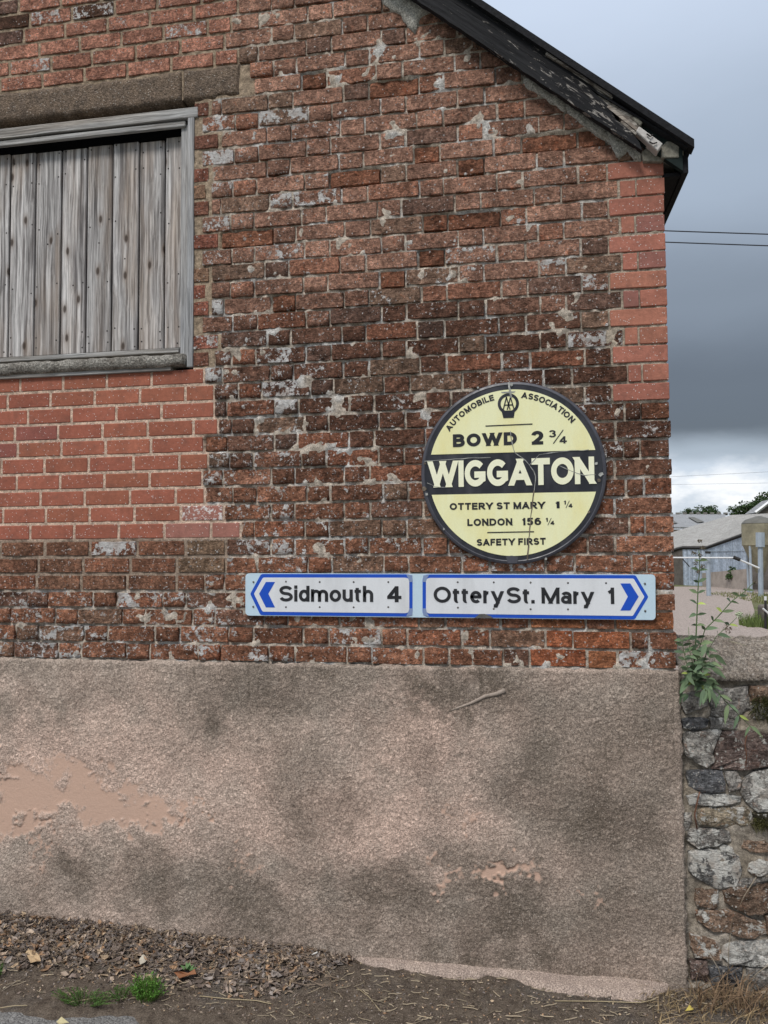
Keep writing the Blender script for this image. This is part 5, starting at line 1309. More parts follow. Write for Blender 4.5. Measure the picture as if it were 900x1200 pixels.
def c3(pts): return pxpoly([(x/7.5+790, y/7.5+840) for x, y in pts], SWY)
def c4(pts): return pxpoly([(x/6+790, y/6+1000) for x, y in pts], SWY)
def c2(pts): return pxpoly([(x/7.5+780, y/7.5+690) for x, y in pts], SWY)
GREY, DKG, BRN, PUR, TAN, PALE = (.33, .305, .275), (.17, .17, .175), (.33, .225, .16), (.24, .175, .15), (.48, .39, .28), (.52, .50, .46)
stones = [
 (c2([(130, 915), (370, 915), (365, 1030), (180, 1105), (140, 1020)]), GREY, .2), (c2([(385, 890), (720, 865), (745, 1050), (600, 1140), (400, 1110)]), GREY, .22),
 (c2([(735, 1030), (860, 1010), (940, 1060), (940, 1130), (760, 1140)]), GREY, .45), (c2([(750, 860), (960, 850), (960, 1000), (850, 1005), (760, 990)]), BRN, .1),
 (c3([(60, 20), (180, 0), (300, 20), (295, 85), (180, 125), (80, 90)]), DKG, .35), (c3([(310, 10), (480, 5), (560, 40), (540, 100), (330, 100)]), GREY, .2),
 (c3([(80, 150), (380, 110), (415, 130), (335, 280), (355, 400), (290, 440), (190, 400), (90, 320)]), GREY, .42), (c3([(415, 130), (560, 120), (960, 150), (960, 400), (640, 465), (335, 455), (372, 390), (350, 290)]), PUR, .2),
 (c3([(120, 490), (270, 465), (420, 480), (450, 580), (440, 655), (240, 668), (130, 620)]), DKG, .25), (c3([(445, 490), (560, 480), (605, 560), (580, 640), (480, 655)]), GREY, .15),
 (c3([(610, 580), (700, 500), (960, 450), (960, 830), (730, 830), (630, 740), (595, 660)]), GREY, .62), (c3([(110, 690), (190, 672), (450, 680), (585, 710), (580, 750), (480, 772), (300, 782), (130, 768)]), PALE, .95),
 (c3([(180, 820), (300, 790), (520, 788), (640, 800), (680, 880), (660, 950), (420, 962), (220, 940), (180, 890)]), TAN, .45), (c3([(120, 990), (300, 978), (480, 1010), (500, 1090), (400, 1130), (220, 1150), (120, 1090)]), GREY, .6),
 (c3([(405, 1150), (450, 1128), (515, 1150), (528, 1195), (420, 1200)]), PALE, .9), (c3([(72, 850), (150, 840), (160, 920), (110, 1000), (80, 1010)]), GREY, .5), (c3([(620, 1090), (800, 1100), (900, 1180), (700, 1190), (600, 1150)]), BRN, .3), (c3([(690, 850), (900, 850), (900, 960), (720, 960)]), (.1, .09, .06), .1),
 (pxpoly([(808, 1000), (830, 995), (866, 1003), (869, 1020), (862, 1038), (840, 1041), (818, 1030), (808, 1020)], SWY), (.30, .29, .275), .75),
 (pxpoly([(877, 1012), (890, 1008), (915, 1010), (915, 1024), (885, 1026), (876, 1020)], SWY), BRN, .6),
 (c4([(150, 260), (300, 255), (310, 330), (290, 390), (180, 372), (150, 340)]), BRN, .5), (c4([(345, 270), (460, 230), (600, 180), (760, 180), (760, 410), (520, 430), (450, 400), (360, 340)]), BRN, .22),
 (c4([(150, 410), (250, 402), (370, 402), (640, 505), (650, 560), (560, 602), (460, 590), (380, 555), (270, 540), (170, 480)]), BRN, .42), (c4([(110, 570), (220, 588), (330, 640), (330, 740), (150, 730), (120, 660)]), BRN, .5),
 (c4([(350, 650), (430, 622), (760, 618), (760, 775), (540, 790), (380, 770), (345, 730)]), PALE, .6), (c4([(250, 805), (380, 795), (480, 805), (480, 900), (400, 930), (270, 930)]), DKG, .1), (c4([(510, 805), (760, 795), (760, 960), (570, 960), (515, 880)]), GREY, .35),
 (c4([(110, 755), (235, 765), (240, 900), (120, 880)]), PUR, .1), (c4([(650, 440), (780, 430), (780, 600), (665, 590)]), BRN, .2), (pxpoly([(850, 1052), (872, 1040), (905, 1032), (905, 1028), (870, 1030)], SWY), GREY, .2)]
for i, (pl, c, w) in enumerate(stones):
    k = 1; stone(pl, tuple(q*random.Random(i).uniform(.88, 1.1) for q in c), min(1, w+.13), i+3, .007+.006*random.Random(i+50).random())
# the wall goes on out of the picture
r = random.Random(9); z = 0.0; i = 100
xw = WP(905, 950, SWY)[0]
while z < Z_ST-.05:
    h = r.uniform(.07, .15); x = xw+r.uniform(.01, .06); h = min(h, Z_ST-.01-z)
    while x < SX1-.1:
        w = r.uniform(.12, .32); e = .006
        stone([(x+e, z+e+r.uniform(0, .012)), (x+w*.5, z+e), (x+w-e, z+e+r.uniform(0, .012)), (x+w-e, z+h-e), (x+w*.4, z+h-e-r.uniform(0, .01)), (x+e, z+h-e)], r.choice([GREY, BRN, PUR, TAN, GREY]), r.choice([.2, .4, .6]), i); i += 1; x += w
    z += h
# coping: rough aggregate concrete, weathered to a slope
def coping():
    zf, zt = Z_ST+.004, WP(860, 746, SWY+.27)[1]; s = .007
    prof = [(SWY+.03, zf), (SWY-.006, zf+.004), (SWY-.004, zf+.03)]
    for k in range(1, 36):
        t = k/35; prof.append((SWY+.27*t, zf+.03+(zt-zf-.03)*math.sin(t*math.pi/2)**.92))
    prof += [(SWY+.34, zt-.01), (SWY+.40, zt-.07), (SWY+.41, zf)]
    nx = int((SX1-SX0)/s); m = len(prof); X = np.linspace(SX0+.002, SX1, nx); r = np.random.default_rng(4)
    n1 = fnoise(nx, m, 1.0, 91)*.0025+fnoise(nx, m, 4, 92)*.004; g = (r.random((nx, m)) < .22)*r.uniform(.002, .007, (nx, m)); d = n1+g; V = []
    for i in range(nx):
        for j, (y, z) in enumerate(prof): V.append((X[i], y-d[i, j]*.7, z+d[i, j]*.7 if j > 0 else z))
    I = np.arange(nx*m).reshape(nx, m); F = np.stack([I[:-1, :-1], I[1:, :-1], I[1:, 1:], I[:-1, 1:]], -1).reshape(-1, 4)
    return npmesh('coping', np.array(V), F)
link('coping', coping(), 'coping', stone_wall)

# moss cushions and dead grass on the stone wall
def moss(c, rx, rz, n, seed, label, col, L=(.015, .035), group=None, name='moss_tuft', cat='moss'):
    r = random.Random(seed); V, F, C = [], [], []
    for _ in range(n):
        a, d = r.uniform(0, 6.28), math.sqrt(r.random()); p = Vector((c.x+rx*d*math.cos(a), c.y+r.uniform(-.002, .012), c.z+rz*d*math.sin(a))); l = r.uniform(*L)
        q = p+Vector((r.gauss(0, .6)*l, -r.uniform(.3, .9)*l, r.gauss(-.25, .5)*l)); w = .0012; b = len(V); m = r.uniform(.5, 1.3)
        V += [tuple(p-Vector((w, 0, 0))), tuple(p+Vector((w, 0, 0))), tuple((p+q)/2+Vector((w, -.002, .003))), tuple(q), tuple((p+q)/2+Vector((-w, -.002, .003)))]; F.append((b, b+1, b+2, b+3, b+4)); C += [(col[0]*m, col[1]*m, col[2]*m, 1)]*5
    me = mesh(name, V, F); vattr(me, 'tone', np.array(C)); tag(link(name, me, 'green'), label, cat, group)
moss(W3(895, 828, SWY-.012), .045, .045, 260, 1, 'dark olive moss hanging under the coping at the right edge', (.10, .095, .035), (.02, .05))
moss(W3(892, 965, SWY-.008), .040, .022, 190, 2, 'dark olive moss cushion halfway down the stone wall', (.11, .10, .035), (.012, .03))
def deadgrass(name, xr, n, h, seed, label, col, lean=.3, y0=-.06, y1=.02):
    r = random.Random(seed); V, F, C = [], [], []
    for _ in range(n):
        X = r.uniform(*xr); Y = r.uniform(y0, y1); z = 0; L = h*r.uniform(.3, 1); a = r.uniform(0, 6.28); w = r.uniform(.001, .0028); b = len(V); m = r.uniform(.5, 1.4)
        for k in range(4):
            t = k/3; x = X+math.cos(a)*L*lean*t*t; y = min(Y+math.sin(a)*L*lean*t*t, SWY-.012-.01*t); zz = z+L*t*(1-.25*t)
            V += [(x-w*(1-t*.8), y, zz), (x+w*(1-t*.8), y-w, zz)]
        for k in range(3): F.append((b+2*k, b+2*k+1, b+2*k+3, b+2*k+2))
        C += [(col[0]*m, col[1]*m, col[2]*m, 1)]*8
    me = mesh(name, V, F); vattr(me, 'tone', np.array(C)); tag(link(name, me, 'litter'), label, 'grass', None, 'stuff')
deadgrass('dead_grass', (.63, 1.25), 380, .15, 5, 'brown dead grass and stalks at the foot of the stone wall', (.27, .18, .11), .9, -.16, -.005)
deadgrass('dry_thatch', (.45, 1.3), 700, .05, 6, 'flattened straw coloured thatch on the verge at the wall corner', (.34, .25, .14), 1.6, -.36, -.02)
def wstem(name, pts, r, col, label, Y=SWY-.03, cat='stem'):
    v, f = tube([W3(x, y, Y) for x, y in pts], r, 5); me = mesh(name, v, f, True); vattr(me, 'tone', np.array([(*col, 1)]*len(v))); tag(link(name, me, 'litter'), label, cat)
wstem('dry_stem', [(853, 1150), (854, 1110), (858, 1080), (872, 1050), (886, 1028)], .0013, (.45, .37, .27), 'tall thin dry stem rising in front of the stone wall')
wstem('dry_stem', [(848, 1158), (842, 1135), (830, 1116)], .0015, (.42, .36, .28), 'short leaning dry stem at the foot of the stone wall')
wstem('dry_stem', [(878, 1150), (888, 1140), (902, 1130)], .0016, (.42, .36, .28), 'dry stem slanting right at the foot of the stone wall')
wstem('red_creeper', [(817, 972), (814, 955), (817, 940), (820, 928)], .0028, (.20, .09, .055), 'dry reddish creeper stem over the small white stone', SWY-.026, 'creeper')
wstem('red_creeper', [(874, 898), (875, 885), (873, 872), (875, 862)], .0022, (.22, .10, .06), 'dry reddish creeper stem on the purple brown stone', SWY-.026, 'creeper')

# ------------------------------------------------------------------ valerian plant growing from the top of the wall
plant = empty('valerian_plant', W3(812, 800, SWY), 'tall leafy green plant with one white flower head growing from the wall corner', 'plant')
def stem_pts(pts): return [W3(x, y, Y) for x, y, Y in pts]
STEMS = [  # (points (px, py, depth), radius, leaf pairs)
 ([(813, 803, .01), (814, 770, -.02), (816, 740, -.03), (817, 715, -.03), (818, 690, -.03), (820, 664, -.035), (819, 645, -.04)], .0030, 5),
 ([(815, 795, .01), (818, 765, -.02), (826, 738, -.03), (842, 722, -.035), (858, 704, -.04), (872, 694, -.04), (884, 682, -.045)], .0026, 4),
 ([(818, 800, .0), (828, 765, -.04), (840, 745, -.05), (855, 732, -.055), (866, 721, -.06)], .0018, 2),
 ([(812, 800, .0), (804, 775, -.03), (800, 757, -.04), (799, 745, -.04)], .0020, 3),
 ([(815, 802, .0), (830, 800, -.05), (842, 812, -.06), (852, 824, -.06), (866, 838, -.065), (880, 852, -.06), (892, 863, -.055)], .0020, 3),
 ([(813, 803, .0), (818, 785, -.05), (828, 778, -.07), (838, 775, -.08)], .0018, 3),
 ([(811, 803, .0), (806, 790, -.05), (804, 780, -.06)], .0016, 2),
 ([(816, 803, .0), (826, 806, -.06), (832, 815, -.07)], .0016, 3),
 ([(813, 800, .0), (812, 780, -.04), (808, 762, -.05), (807, 735, -.05)], .0018, 3)]
def sample(pts, t):
    q = t*(len(pts)-1); i = min(len(pts)-2, int(q)); return pts[i].lerp(pts[i+1], q-i), (pts[i+1]-pts[i]).normalized()
def pleaf(p, d, L, w, droop, col):
    s = d.cross(Vector((rp.uniform(-.5, .5), -1, rp.uniform(-.2, .9)))); s = s.normalized() if s.length > .1 else Vector((1, 0, 0)); up = s.cross(d).normalized(); V = []
    prof = [0, .55, .95, 1, .8, .45, 0]
    for k, q in enumerate(prof):
        t = k/6; c = p+d*L*t-Vector((0, 0, 1))*droop*L*t*t
        if q == 0: V += [c]
        else: V += [c-s*w*q*.5+up*w*.10*q, c, c+s*w*q*.5+up*w*.10*q]
    F = [(0, 1, 2), (0, 2, 3)]
    for k in range(4): a = 1+3*k; F += [(a, a+3, a+4, a+1), (a+1, a+4, a+5, a+2)]
    F += [(13, 16, 14), (14, 16, 15)]
    me = mesh('leaf', V, F, True); vattr(me, 'tone', np.array([(*col, 1)]*len(V))); link('leaf', me, 'green', plant)
rp = random.Random(21)
for si, (pts, rad, pairs) in enumerate(STEMS):
    P3 = stem_pts(pts); v, f = tube(P3, rad, 6, lambda t: 1.1-.55*t); me = mesh('stem', v, f, True); vattr(me, 'tone', np.array([(.12, .17, .075, 1)]*len(v))); link('stem', me, 'green', plant)
    base = .06 if si > 1 else .12
    for k in range(pairs*2):
        t = base+(.97-base)*k/(pairs*2); p, d = sample(P3, t)
        for sgn in (-1, 1):
            a = rp.uniform(-.5, .5); side = Vector((sgn*math.cos(a), -abs(math.sin(a))-.25, 0)).normalized(); dd = (side*.9+d*rp.uniform(.35, .8)).normalized()
            L = rp.uniform(.042, .072)*(1-.35*t); m = rp.uniform(.7, 1.25); col = rp.choice([(.115, .16, .085), (.10, .14, .08), (.15, .19, .10), (.085, .12, .072)])
            if rp.random() < .05: col = (.33, .38, .10)
            if p.y+dd.y*L > -.01: dd.y = -abs(dd.y)-.2; dd.normalize()
            pleaf(p, dd, L, L*rp.uniform(.26, .36), rp.uniform(.1, .6), tuple(1.3*q*m for q in col))
# dense basal leaves
for k in range(26):
    x, y = rp.uniform(799, 838), rp.uniform(752, 818); p = W3(x, y, rp.uniform(-.09, -.03)); a = rp.uniform(0, 6.28); dd = Vector((math.cos(a)*.8, -.35-.3*rp.random(), math.sin(a)*.55-.1)).normalized()
    L = rp.uniform(.035, .06); m = rp.uniform(.65, 1.2); pleaf(p, dd, L, L*rp.uniform(.32, .42), rp.uniform(.1, .5), (.13*m, .18*m, .10*m))
# flower heads: fresh white one, dry ones
def head(c, R_, n, col, name, seed, size=.006):
    r = random.Random(seed); V, F, C = [], [], []
    for _ in range(n):
        d = Vector((r.gauss(0, 1), r.gauss(0, 1), r.gauss(0, .8))).normalized(); p = c+d*R_*r.uniform(.4, 1); a = Vector((r.gauss(0, 1), r.gauss(0, 1), r.gauss(0, 1))).normalized()*size; b2 = a.cross(d)
        if b2.length < 1e-6: continue
        b2 = b2.normalized()*size; k = len(V); V += [p-a*.5, p+b2*.5, p+a*.5, p-b2*.5]; F.append((k, k+1, k+2, k+3)); m = r.uniform(.7, 1.2); C += [(*[q*m for q in col], 1)]*4
    me = mesh(name, V, F); vattr(me, 'tone', np.array(C)); link(name, me, 'green', plant)
head(W3(866, 720, -.06), .014, 90, (.62, .66, .48), 'flower_head', 1, .007)
head(W3(853, 737, -.055), .02, 60, (.19, .125, .085), 'dry_flower_head', 2, .006)
for (x, y, rr_) in ((819, 650, .016), (815, 660, .014), (823, 642, .014), (820, 634, .010), (813, 648, .010), (818, 670, .010), (824, 664, .012)): head(W3(x, y, -.04), rr_, 36, (.17, .135, .10), 'dry_flower_head', int(x*7+y), .006)
head(W3(884, 682, -.045), .008, 22, (.15, .12, .09), 'dry_flower_head', 9, .006)
for pts in ([(853, 751, -.05), (862, 753, -.06), (875, 757, -.06)],):
    v, f = tube(stem_pts(pts), .0016, 5); me = mesh('dry_stem', v, f, True); vattr(me, 'tone', np.array([(.42, .36, .27, 1)]*len(v))); link('dry_stem', me, 'green', plant)

# ------------------------------------------------------------------ farmyard behind
def sheet(name, poly, z=.0, mat='yard', kind='structure'):
    V = []; 
    for (x, y) in poly: V.append((x, y))
    bm = bmesh.new(); vs = [bm.verts.new((x, y, 0)) for x, y in V]; bm.faces.new(vs); bmesh.ops.triangulate(bm, faces=bm.faces[:])
    bmesh.ops.subdivide_edges(bm, edges=bm.edges[:], cuts=5, use_grid_fill=True)
    for q in bm.verts: q.co.z = gz(q.co.y)+z
    me = bpy.data.meshes.new(name); bm.to_mesh(me); bm.free(); o = link(name, me, mat)
    return tag(o, kind=kind)
def far(x, y, Y): return W3(x, y, Y)
def on_ground(x, y):                                          # pixel -> point on the sloping yard
    lo, hi = 3.0, 80.0
    for _ in range(50):
        m = (lo+hi)/2; z = WP(x, y, m)[1]
        if z > gz(m): lo = m
        else: hi = m
    return W3(x, y, (lo+hi)/2)
YB = on_ground(830, 687).y
print('barn depth', YB, 'near yard', on_ground(850, 745).y)
sheet('yard', [(.9, .8), (5.2, 8), (on_ground(886, 735).x, on_ground(886, 735).y), (on_ground(884, 716).x, on_ground(884, 716).y), (on_ground(880, 703).x, on_ground(880, 703).y), (on_ground(890, 697).x, on_ground(890, 697).y),
               (40, on_ground(895, 694).y+1), (40, YB-1.2), (-10, YB-1.2), (-10, .8+8)], .03)
# grass in front of the barn and on the bank to the right
def tufts(name, pts, n, h, col, seed, label, w=.02):
    r = random.Random(seed); V, F, C = [], [], []
    (x0, y0), (x1, y1) = pts
    for _ in range(n):
        x, y = r.uniform(x0, x1), r.uniform(y0, y1); z = gz(y); L = h*r.uniform(.4, 1.2); b = len(V); a = r.gauss(0, .3)*L; m = r.uniform(.6, 1.3)
        V += [(x-w, y, z), (x+w, y, z), (x+a, y+r.gauss(0, .3)*L, z+L)]; F.append((b, b+1, b+2)); C += [(col[0]*m, col[1]*m, col[2]*m, 1)]*3
    me = mesh(name, V, F); vattr(me, 'tone', np.array(C)); tag(link(name, me, 'green'), label, 'grass', None, 'stuff')
gl, gr = on_ground(828, 686), on_ground(905, 684)
tufts('grass_strip', ((gl.x+.3, YB-1.6), (gr.x+10, YB-.1)), 9000, .33, (.15, .21, .06), 1, 'strip of grass along the foot of the pale blue barn', .03)
b0, b1 = on_ground(879, 706), on_ground(905, 722)
tufts('grass_bank', ((b0.x+.1, on_ground(890, 733).y), (b0.x+14, on_ground(890, 696).y)), 9000, .14, (.20, .20, .085), 2, 'patch of short dry grass beside the farm road', .02)
q = on_ground(889, 736); tufts('grass_tuft', ((q.x-.3, q.y-.2), (q.x+.45, q.y+.6)), 500, .32, (.13, .17, .05), 3, 'green grass tuft below the white topped post', .012)

def poly3(name, groups, mat, parent=None, thick=.12, loc=None):
    """slab from 3-D outline: top face, underside and edges"""
    V, F = [], []
    for pts in groups:
        pts = [Vector(p) for p in pts]; n = len(pts); nr = Vector()
        for i in range(n): nr += pts[i].cross(pts[(i+1) % n])
        nr.normalize(); b = len(V); V += [tuple(p) for p in pts]+[tuple(p-nr*thick) for p in pts]
        F += [tuple(b+i for i in range(n)), tuple(b+n+i for i in range(n-1, -1, -1))]+[(b+i, b+n+i, b+n+(i+1) % n, b+(i+1) % n) for i in range(n)]
    return link(name, mesh(name, V, F), mat, parent)
def up(p, dz): return Vector((p.x, p.y, p.z+dz))
def grd(p): return Vector((p.x, p.y, gz(p.y)))
barn = empty('barn', grd(far(850, 680, YB+2)), 'low barn with pale blue sheet wall and weathered grey corrugated roof', 'barn')
e0, e1, e2, e3 = far(760, 651, YB+4), far(800, 639.6, YB+1.2), far(828, 639.6, YB), far(876.5, 622.2, YB-5)
r3, r2, r1, r0 = far(930, 600.5, YB+5), far(858, 603.4, YB+14), far(806, 618, YB+13), far(760, 632, YB+13)
roofm = [[e1, e2, r1], [e2, e3, r3, r2], [e2, r2, r1], [e0, e1, r1, r0]]
poly3('roof', roofm, 'roof_sheet', barn, .14)
# dark fascia lines under the roof
def bar(name, a, b, r, mat, parent, n=4): v, f = tube([a, b], r, n); return link(name, mesh(name, v, f), mat, parent)
for a, b in ((e1, e2), (e2, e3), (e0, e1)): bar('fascia', up(a, -.12), up(b, -.12), .09, 'dark_post', barn)
def wallquad(name, a, b, mat, z0=None, top=.12, th=.12, parent=barn):
    A, B = Vector((a.x, a.y+.05, 0)), Vector((b.x, b.y+.05, 0)); d = Vector((0, th, 0)); za, zb = a.z-top, b.z-top; g0 = gz(a.y)-.2 if z0 is None else z0; g1 = gz(b.y)-.2 if z0 is None else z0
    V = [(A.x, A.y, g0), (B.x, B.y, g1), (B.x, B.y, zb), (A.x, A.y, za)]; V += [(x, y+th, z) for x, y, z in V]
    return link(name, mesh(name, V, [(0, 1, 2, 3), (7, 6, 5, 4), (0, 4, 5, 1), (1, 5, 6, 2), (2, 6, 7, 3), (3, 7, 4, 0)]), mat, parent)
wallquad('wall_sheet', e1, e2, 'blue_sheet'); wallquad('wall_sheet', e2, e3, 'blue_sheet'); wallquad('wall_sheet', e0, e1, 'brown_shed')
wallquad('wall_sheet', e3, far(940, 622, YB-5), 'brown_shed')
# block footing and sheet joints on the blue wall
def on_wall(x, y, dy=-.12):                                   # point on the e2-e3 wall plane
    d = ray(x, y); n = Vector((-(e3-e2).y, (e3-e2).x, 0)); t = (e2-CAM).dot(n)/d.dot(n); q = CAM+d*t; return Vector((q.x, q.y+dy, q.z))
def on_wall1(x, y, dy=-.12): return W3(x, y, YB+.6+dy)
bar('sheet_joint', on_wall(857.5, 633), on_wall(857.5, 664), .02, 'post_grey', barn); bar('sheet_joint', on_wall(829, 646), on_wall(875, 645), .015, 'post_grey', barn)
a, b = on_wall(826, 671.5), on_wall(879, 666.5)
poly3('footing', [[a, b, grd(b), grd(a)]], 'block', barn, .2)
bar('brace', on_wall1(800, 655), on_wall1(808, 664), .03, 'dark_post', barn)
# farther roof behind, left
barn2 = empty('far_barn', grd(far(810, 670, YB+22)), 'farther grey roofed barn with dark skylights behind the blue walled barn', 'barn')
Y2, Y3 = YB+18, YB+30
p0, p1, p2, p3 = far(740, 617.5, Y2), far(850, 617.5, Y2), far(850, 602.6, Y3), far(740, 602.6, Y3)
poly3('roof', [[p0, p1, p2, p3]], 'roof_sheet_far', barn2, .15)
s = [far(806.5, 606.8, 0), ]
def on_roof(x, y, lift=.06):
    nrm = (p1-p0).cross(p3-p0).normalized(); d = ray(x, y); t = (p0-CAM).dot(nrm)/d.dot(nrm); return CAM+d*t+nrm*lift*(1 if nrm.z > 0 else -1)
poly3('skylight', [[on_roof(806.5, 607), on_roof(813.5, 607), on_roof(825, 612.4), on_roof(817.5, 613.4)]], 'skylight', barn2, .03)
poly3('skylight', [[on_roof(782, 610), on_roof(788, 610.5), on_roof(794, 614), on_roof(788, 614.6)]], 'skylight', barn2, .03)
wallquad('wall', p0, p1, 'brown_shed', None, .2, .2, barn2)
for k in range(14):
    a, b = far(744+8*k, 602.2, Y3), far(744+8*k+4.5, 602.2, Y3); bar('ridge_cap', a, b, .16, 'dark_post' if 0 else 'skylight', barn2, 6)
# gabled shed at the right edge
shed = empty('gabled_shed', grd(far(902, 670, YB+26)), 'grey gabled shed top showing above the barn roof at the right edge', 'shed')
Yg = YB+24; ga, gb, gc = far(884, 602.5, Yg), far(905, 586.5, Yg), far(926, 602.5, Yg)
v, f = prism([(ga.x, gz(Yg)), (gc.x, gz(Yg)), (gc.x, gc.z), (gb.x, gb.z), (ga.x, ga.z)], Yg, Yg+3); link('wall', mesh('wall', v, f), 'brown_shed', shed)
for a, b in ((ga, gb), (gb, gc)): poly3('roof', [[up(a, .12)+Vector((0, -.3, 0)), up(b, .12)+Vector((0, -.3, 0)), up(b, .12)+Vector((0, 3, 0)), up(a, .12)+Vector((0, 3, 0))]], 'roof_sheet_far', shed, .2)
bar('barge_edge', up(ga, .12)+Vector((0, -.35, 0)), up(gb, .12)+Vector((0, -.35, 0)), .14, 'rail_white', shed)
# feed hopper / tank
YT = YB-9; tc_ = far(896, 660, YT); rT = (far(917, 640, YT).x-far(875.5, 640, YT).x)/2
cxT = far(875.5, 640, YT).x+rT
tank = empty('feed_tank', (cxT, YT+rT, gz(YT)), 'tall stained yellowish farm tank standing in front of the barn', 'tank')
zt, zs, zb2 = far(880, 612.5, YT).z, far(880, 640, YT).z, far(880, 672, YT).z
def lathe(prof, cx, cy, n=28):
    V, F = [], []
    for (r_, z) in prof:
        for i in range(n): V.append((cx+r_*math.cos(2*math.pi*i/n), cy+r_*math.sin(2*math.pi*i/n), z))
    for k in range(len(prof)-1):
        for i in range(n): F.append((k*n+i, k*n+(i+1) % n, (k+1)*n+(i+1) % n, (k+1)*n+i))
    F.append(tuple((len(prof)-1)*n+i for i in range(n))); return V, F
v, f = lathe([(rT*.25, zb2), (rT*.95, zs), (rT, zs+.05), (rT, zt-.08), (rT*.97, zt)], cxT, YT+rT); link('shell', mesh('shell', v, f), 'tank', tank)
v, f = lathe([(rT*1.01, zt-.02), (rT*.8, zt+.16), (rT*.15, zt+.34), (.01, zt+.36)], cxT, YT+rT); link('lid', mesh('lid', v, f, True), 'skylight', tank)
for a in (.6, 2.2, 3.8, 5.4): bar('leg', Vector((cxT+rT*.9*math.cos(a), YT+rT+rT*.9*math.sin(a), zs+.1)), Vector((cxT+rT*.9*math.cos(a), YT+rT+rT*.9*math.sin(a), gz(YT)-.05)), .06, 'post_grey', tank, 6)
# posts, barrier rail
YP = YB-12; pb = far(890.8, 672, YP); pt = far(890.8, 624, YP)
post = empty('barrier_post', grd(pb), 'pale grey steel post carrying the sloping end of the white rail', 'post')
bar('shaft', grd(pb)-Vector((0, 0, .1)), far(891, 640, YP), .11, 'post_grey', post, 8); bar('sleeve', far(891, 641, YP), pt, .19, 'post_grey', post, 8)
pm = far(829.6, 660, YP); pmt = far(829.6, 646, YP); mid_post = empty('rail_post', grd(pm), 'dark capped grey post behind the white rail, in front of the blue wall', 'post')
bar('shaft', grd(pm)-Vector((0, 0, .1)), far(829.6, 648, YP), .10, 'post_grey', mid_post, 8); bar('cap', far(829.6, 648.5, YP), pmt, .12, 'dark_post', mid_post, 8)
ra, rb_, rc = far(760, 653.4, YP-.25), far(861, 653.6, YP-.25), far(889.5, 665.8, YP-.15)
rail = empty('barrier_rail', grd(rb_), 'white horizontal barrier rail with its right end bent down', 'rail')
bar('rail', ra, rb_, .032, 'rail_white', rail, 8); bar('bent_end', rb_, rc, .042, 'rail_white', rail, 8); bar('clamp', far(859.5, 653, YP-.3), far(867, 656, YP-.3), .09, 'dark_post', rail, 6)
nr_ = far(775, 660, YP-.25); bar('upright', Vector((nr_.x, nr_.y, ra.z)), grd(nr_)-Vector((0, 0, .1)), .05, 'post_grey', rail, 8)
# white topped post on the near bank
q = on_ground(897, 737); wp = empty('marker_post', q, 'black marker post with a white top at the right edge', 'post')
tp = far(897, 699, q.y); bar('shaft', q-Vector((0, 0, .1)), far(897, 703, q.y), .028, 'dark_post', wp, 8); bar('white_top', far(897, 703.5, q.y), tp, .03, 'rail_white', wp, 8)
bar('brace', far(894, 713, q.y-.05), far(906, 724, q.y-.05), .022, 'rail_white', wp, 6)
# low bank stones beside it
v, f = box((far(890, 715, q.y+.6).x, q.y+.35, gz(q.y)-.1), (far(890, 715, q.y+.6).x+6, q.y+.8, far(895, 709, q.y+.5).z)); me = mesh('low_bank_wall', v, f); bevel(me, .06, 2)
tag(link('low_bank_wall', me, M['brown_shed']), 'low dark bank wall behind the white topped post', 'wall')
# clutter under the left of the barn
q = on_ground(796, 685); YC = q.y
v, f = box((far(786, 680, YC).x, YC, gz(YC)), (far(803, 680, YC).x, YC+.9, far(800, 678.5, YC).z)); me = mesh('feed_bag', v, f); bevel(me, .12, 3)
tag(link('feed_bag', me, 'pinkbag'), 'pale pink bulk bag on the yard beside the brick corner', 'bag')
for k, (xa, xb, yt) in enumerate(((804, 806.5, 674), (807, 812.5, 675.5))):
    v, f = box((far(xa, 680, YC+.5).x, YC+.5, gz(YC)), (far(xb, 680, YC+.5).x, YC+1.1, far(xa, yt, YC+.5).z)); me = mesh('dark_drum', v, f); bevel(me, .05, 2)
    tag(link('dark_drum', me, 'tyre'), ['narrow dark drum next to the pink bag', 'wider dark drum under the blue barn wall'][k], 'drum')
a, b = far(796, 665.5, YC+1), far(809, 667, YC+1.2)
poly3('tin_sheet', [[a, b, up(b, -.22)+Vector((.3, -.25, 0)), up(a, -.05)+Vector((.3, -.3, 0))]], 'blue_sheet', None, .03)
tag(bpy.data.objects[[o.name for o in bpy.data.objects if o.name.startswith('tin_sheet')][-1]], 'pale tilted tin sheet lying on the clutter by the barn wall', 'sheet')
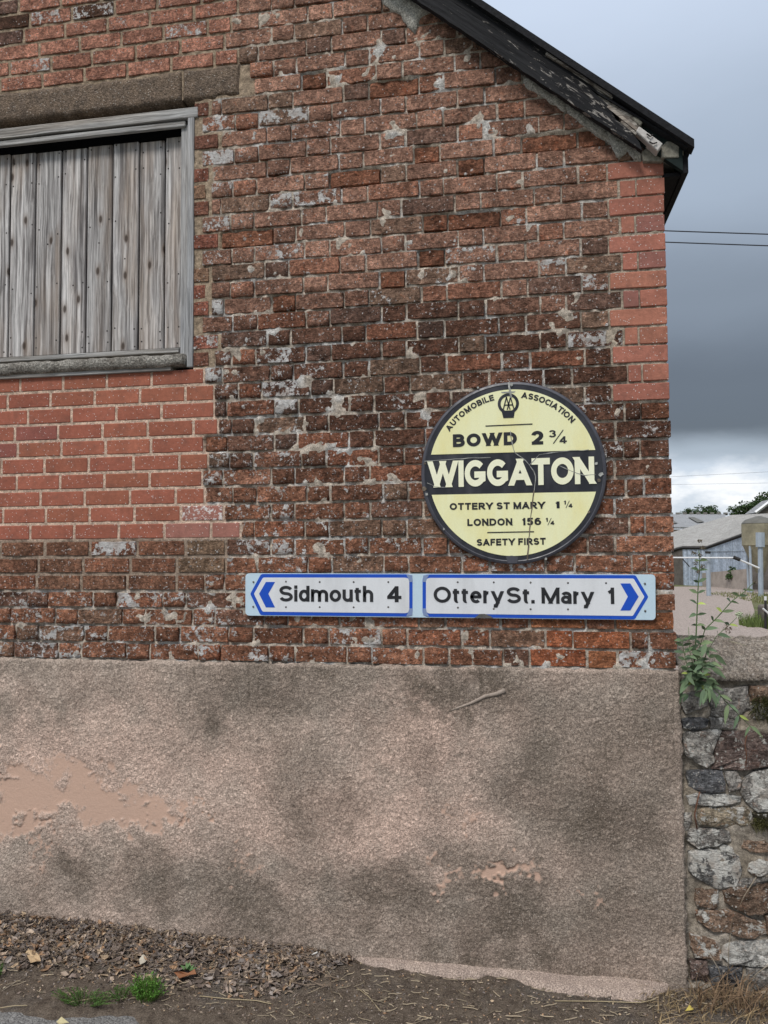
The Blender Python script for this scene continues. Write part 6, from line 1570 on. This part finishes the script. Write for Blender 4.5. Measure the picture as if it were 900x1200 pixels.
# shrub against the footing
def crown(name, parent, c, rx, ry, rz, n, size, col, seed, clumps=26):
    r = random.Random(seed); cl = []
    for _ in range(clumps):
        d = Vector((r.gauss(0, 1), r.gauss(0, 1), r.gauss(0, 1))).normalized()*r.uniform(.2, .95); cl.append((Vector((c.x+d.x*rx, c.y+d.y*ry, c.z+d.z*rz)), r.uniform(.22, .42)))
    V, F, C = [], [], []
    for _ in range(n):
        q, s = r.choice(cl); d = Vector((r.gauss(0, 1), r.gauss(0, 1), r.gauss(0, 1))).normalized()*s*r.random()**.4; p = q+Vector((d.x*rx, d.y*ry, d.z*rz*.9))
        a = Vector((r.gauss(0, 1), r.gauss(0, 1), r.gauss(0, 1))).normalized()*size*r.uniform(.6, 1.3); e = a.cross(Vector((r.gauss(0, 1), r.gauss(0, 1), r.gauss(0, 1)))).normalized()*a.length*.6
        k = len(V); V += [p-a, p-e, p+a, p+e]; F.append((k, k+1, k+2, k+3)); m = r.uniform(.6, 1.35); C += [(col[0]*m, col[1]*m, col[2]*m, 1)]*4
    me = mesh(name, V, F); vattr(me, 'tone', np.array(C)); return link(name, me, 'green', parent)
sc_ = on_wall(853, 672, -.9); shrub = empty('shrub', grd(sc_), 'dark green shrub growing against the footing of the blue wall', 'shrub')
crown('foliage', shrub, up(sc_, .0), .40, .35, .55, 500, .06, (.06, .10, .035), 4); bar('stem', grd(sc_), sc_, .03, 'trunk', shrub)
# trees beyond the barns
def tree(x, y, Y, pw, ph, label, seed, n=2600, col=(.045, .075, .025)):
    c = far(x, y, Y); k = (Y+DIST)/FPX; rx, rz = pw/2*k, ph*k; t = empty('far_tree', grd(c), label, 'tree', )
    g = grd(c); v, f = tube([g-Vector((0, 0, .2)), up(g, (c.z-g.z)*.6), up(c, rz*.3)], rx*.07, 8, lambda s: 1-.6*s); link('trunk', mesh('trunk', v, f, True), 'trunk', t)
    for a in range(5): v, f = tube([up(g, (c.z-g.z)*.65), c+Vector((math.cos(a*1.3)*rx*.5, math.sin(a*1.3)*rx*.4, rz*.2))], rx*.03, 5, lambda s: 1-.6*s); link('limb', mesh('limb', v, f, True), 'trunk', t)
    crown('crown', t, c, rx, rx*.8, rz, n*2, rx*.06, col, seed, 44)
tree(808, 602, YB+50, 22, 9, 'small distant tree left of the other above the far barn roof', 3, 1500, (.055, .09, .03))
tree(829, 603, YB+52, 30, 11, 'rounded distant tree above the far barn roof', 4, 2000, (.05, .085, .03))
tree(882, 599, YB+40, 44, 18, 'large dark tree behind the barn roof at right', 5, 3000)
tree(908, 595, YB+44, 44, 22, 'tallest dark tree cut by the right edge of the picture', 6, 3000)

# ------------------------------------------------------------------ overhead wires
def wire(y0, y1, Y, r_, label, xr=(700, 980)):
    a, b = far(780, y0, Y), far(900, y1, Y); d = (b-a); P3 = []
    for i in range(25):
        t = -2.2+5.4*i/24; p = a+d*t; p.z += .012*(t-.5)**2*d.length*.12; P3.append(p)
    v, f = tube(P3, r_, 6); tag(link('overhead_wire', mesh('overhead_wire', v, f, True), 'cable'), label, 'wire')
wire(270.5, 274.5, 14, .0125, 'upper of the two black overhead wires right of the building')
wire(283.8, 288, 14, .0125, 'lower of the two black overhead wires right of the building')
wire(559, 553, 60, .009, 'faint thin distant wire low in the sky, the upper one')
wire(568, 566, 60, .008, 'faint thin distant wire low in the sky, the lower one')
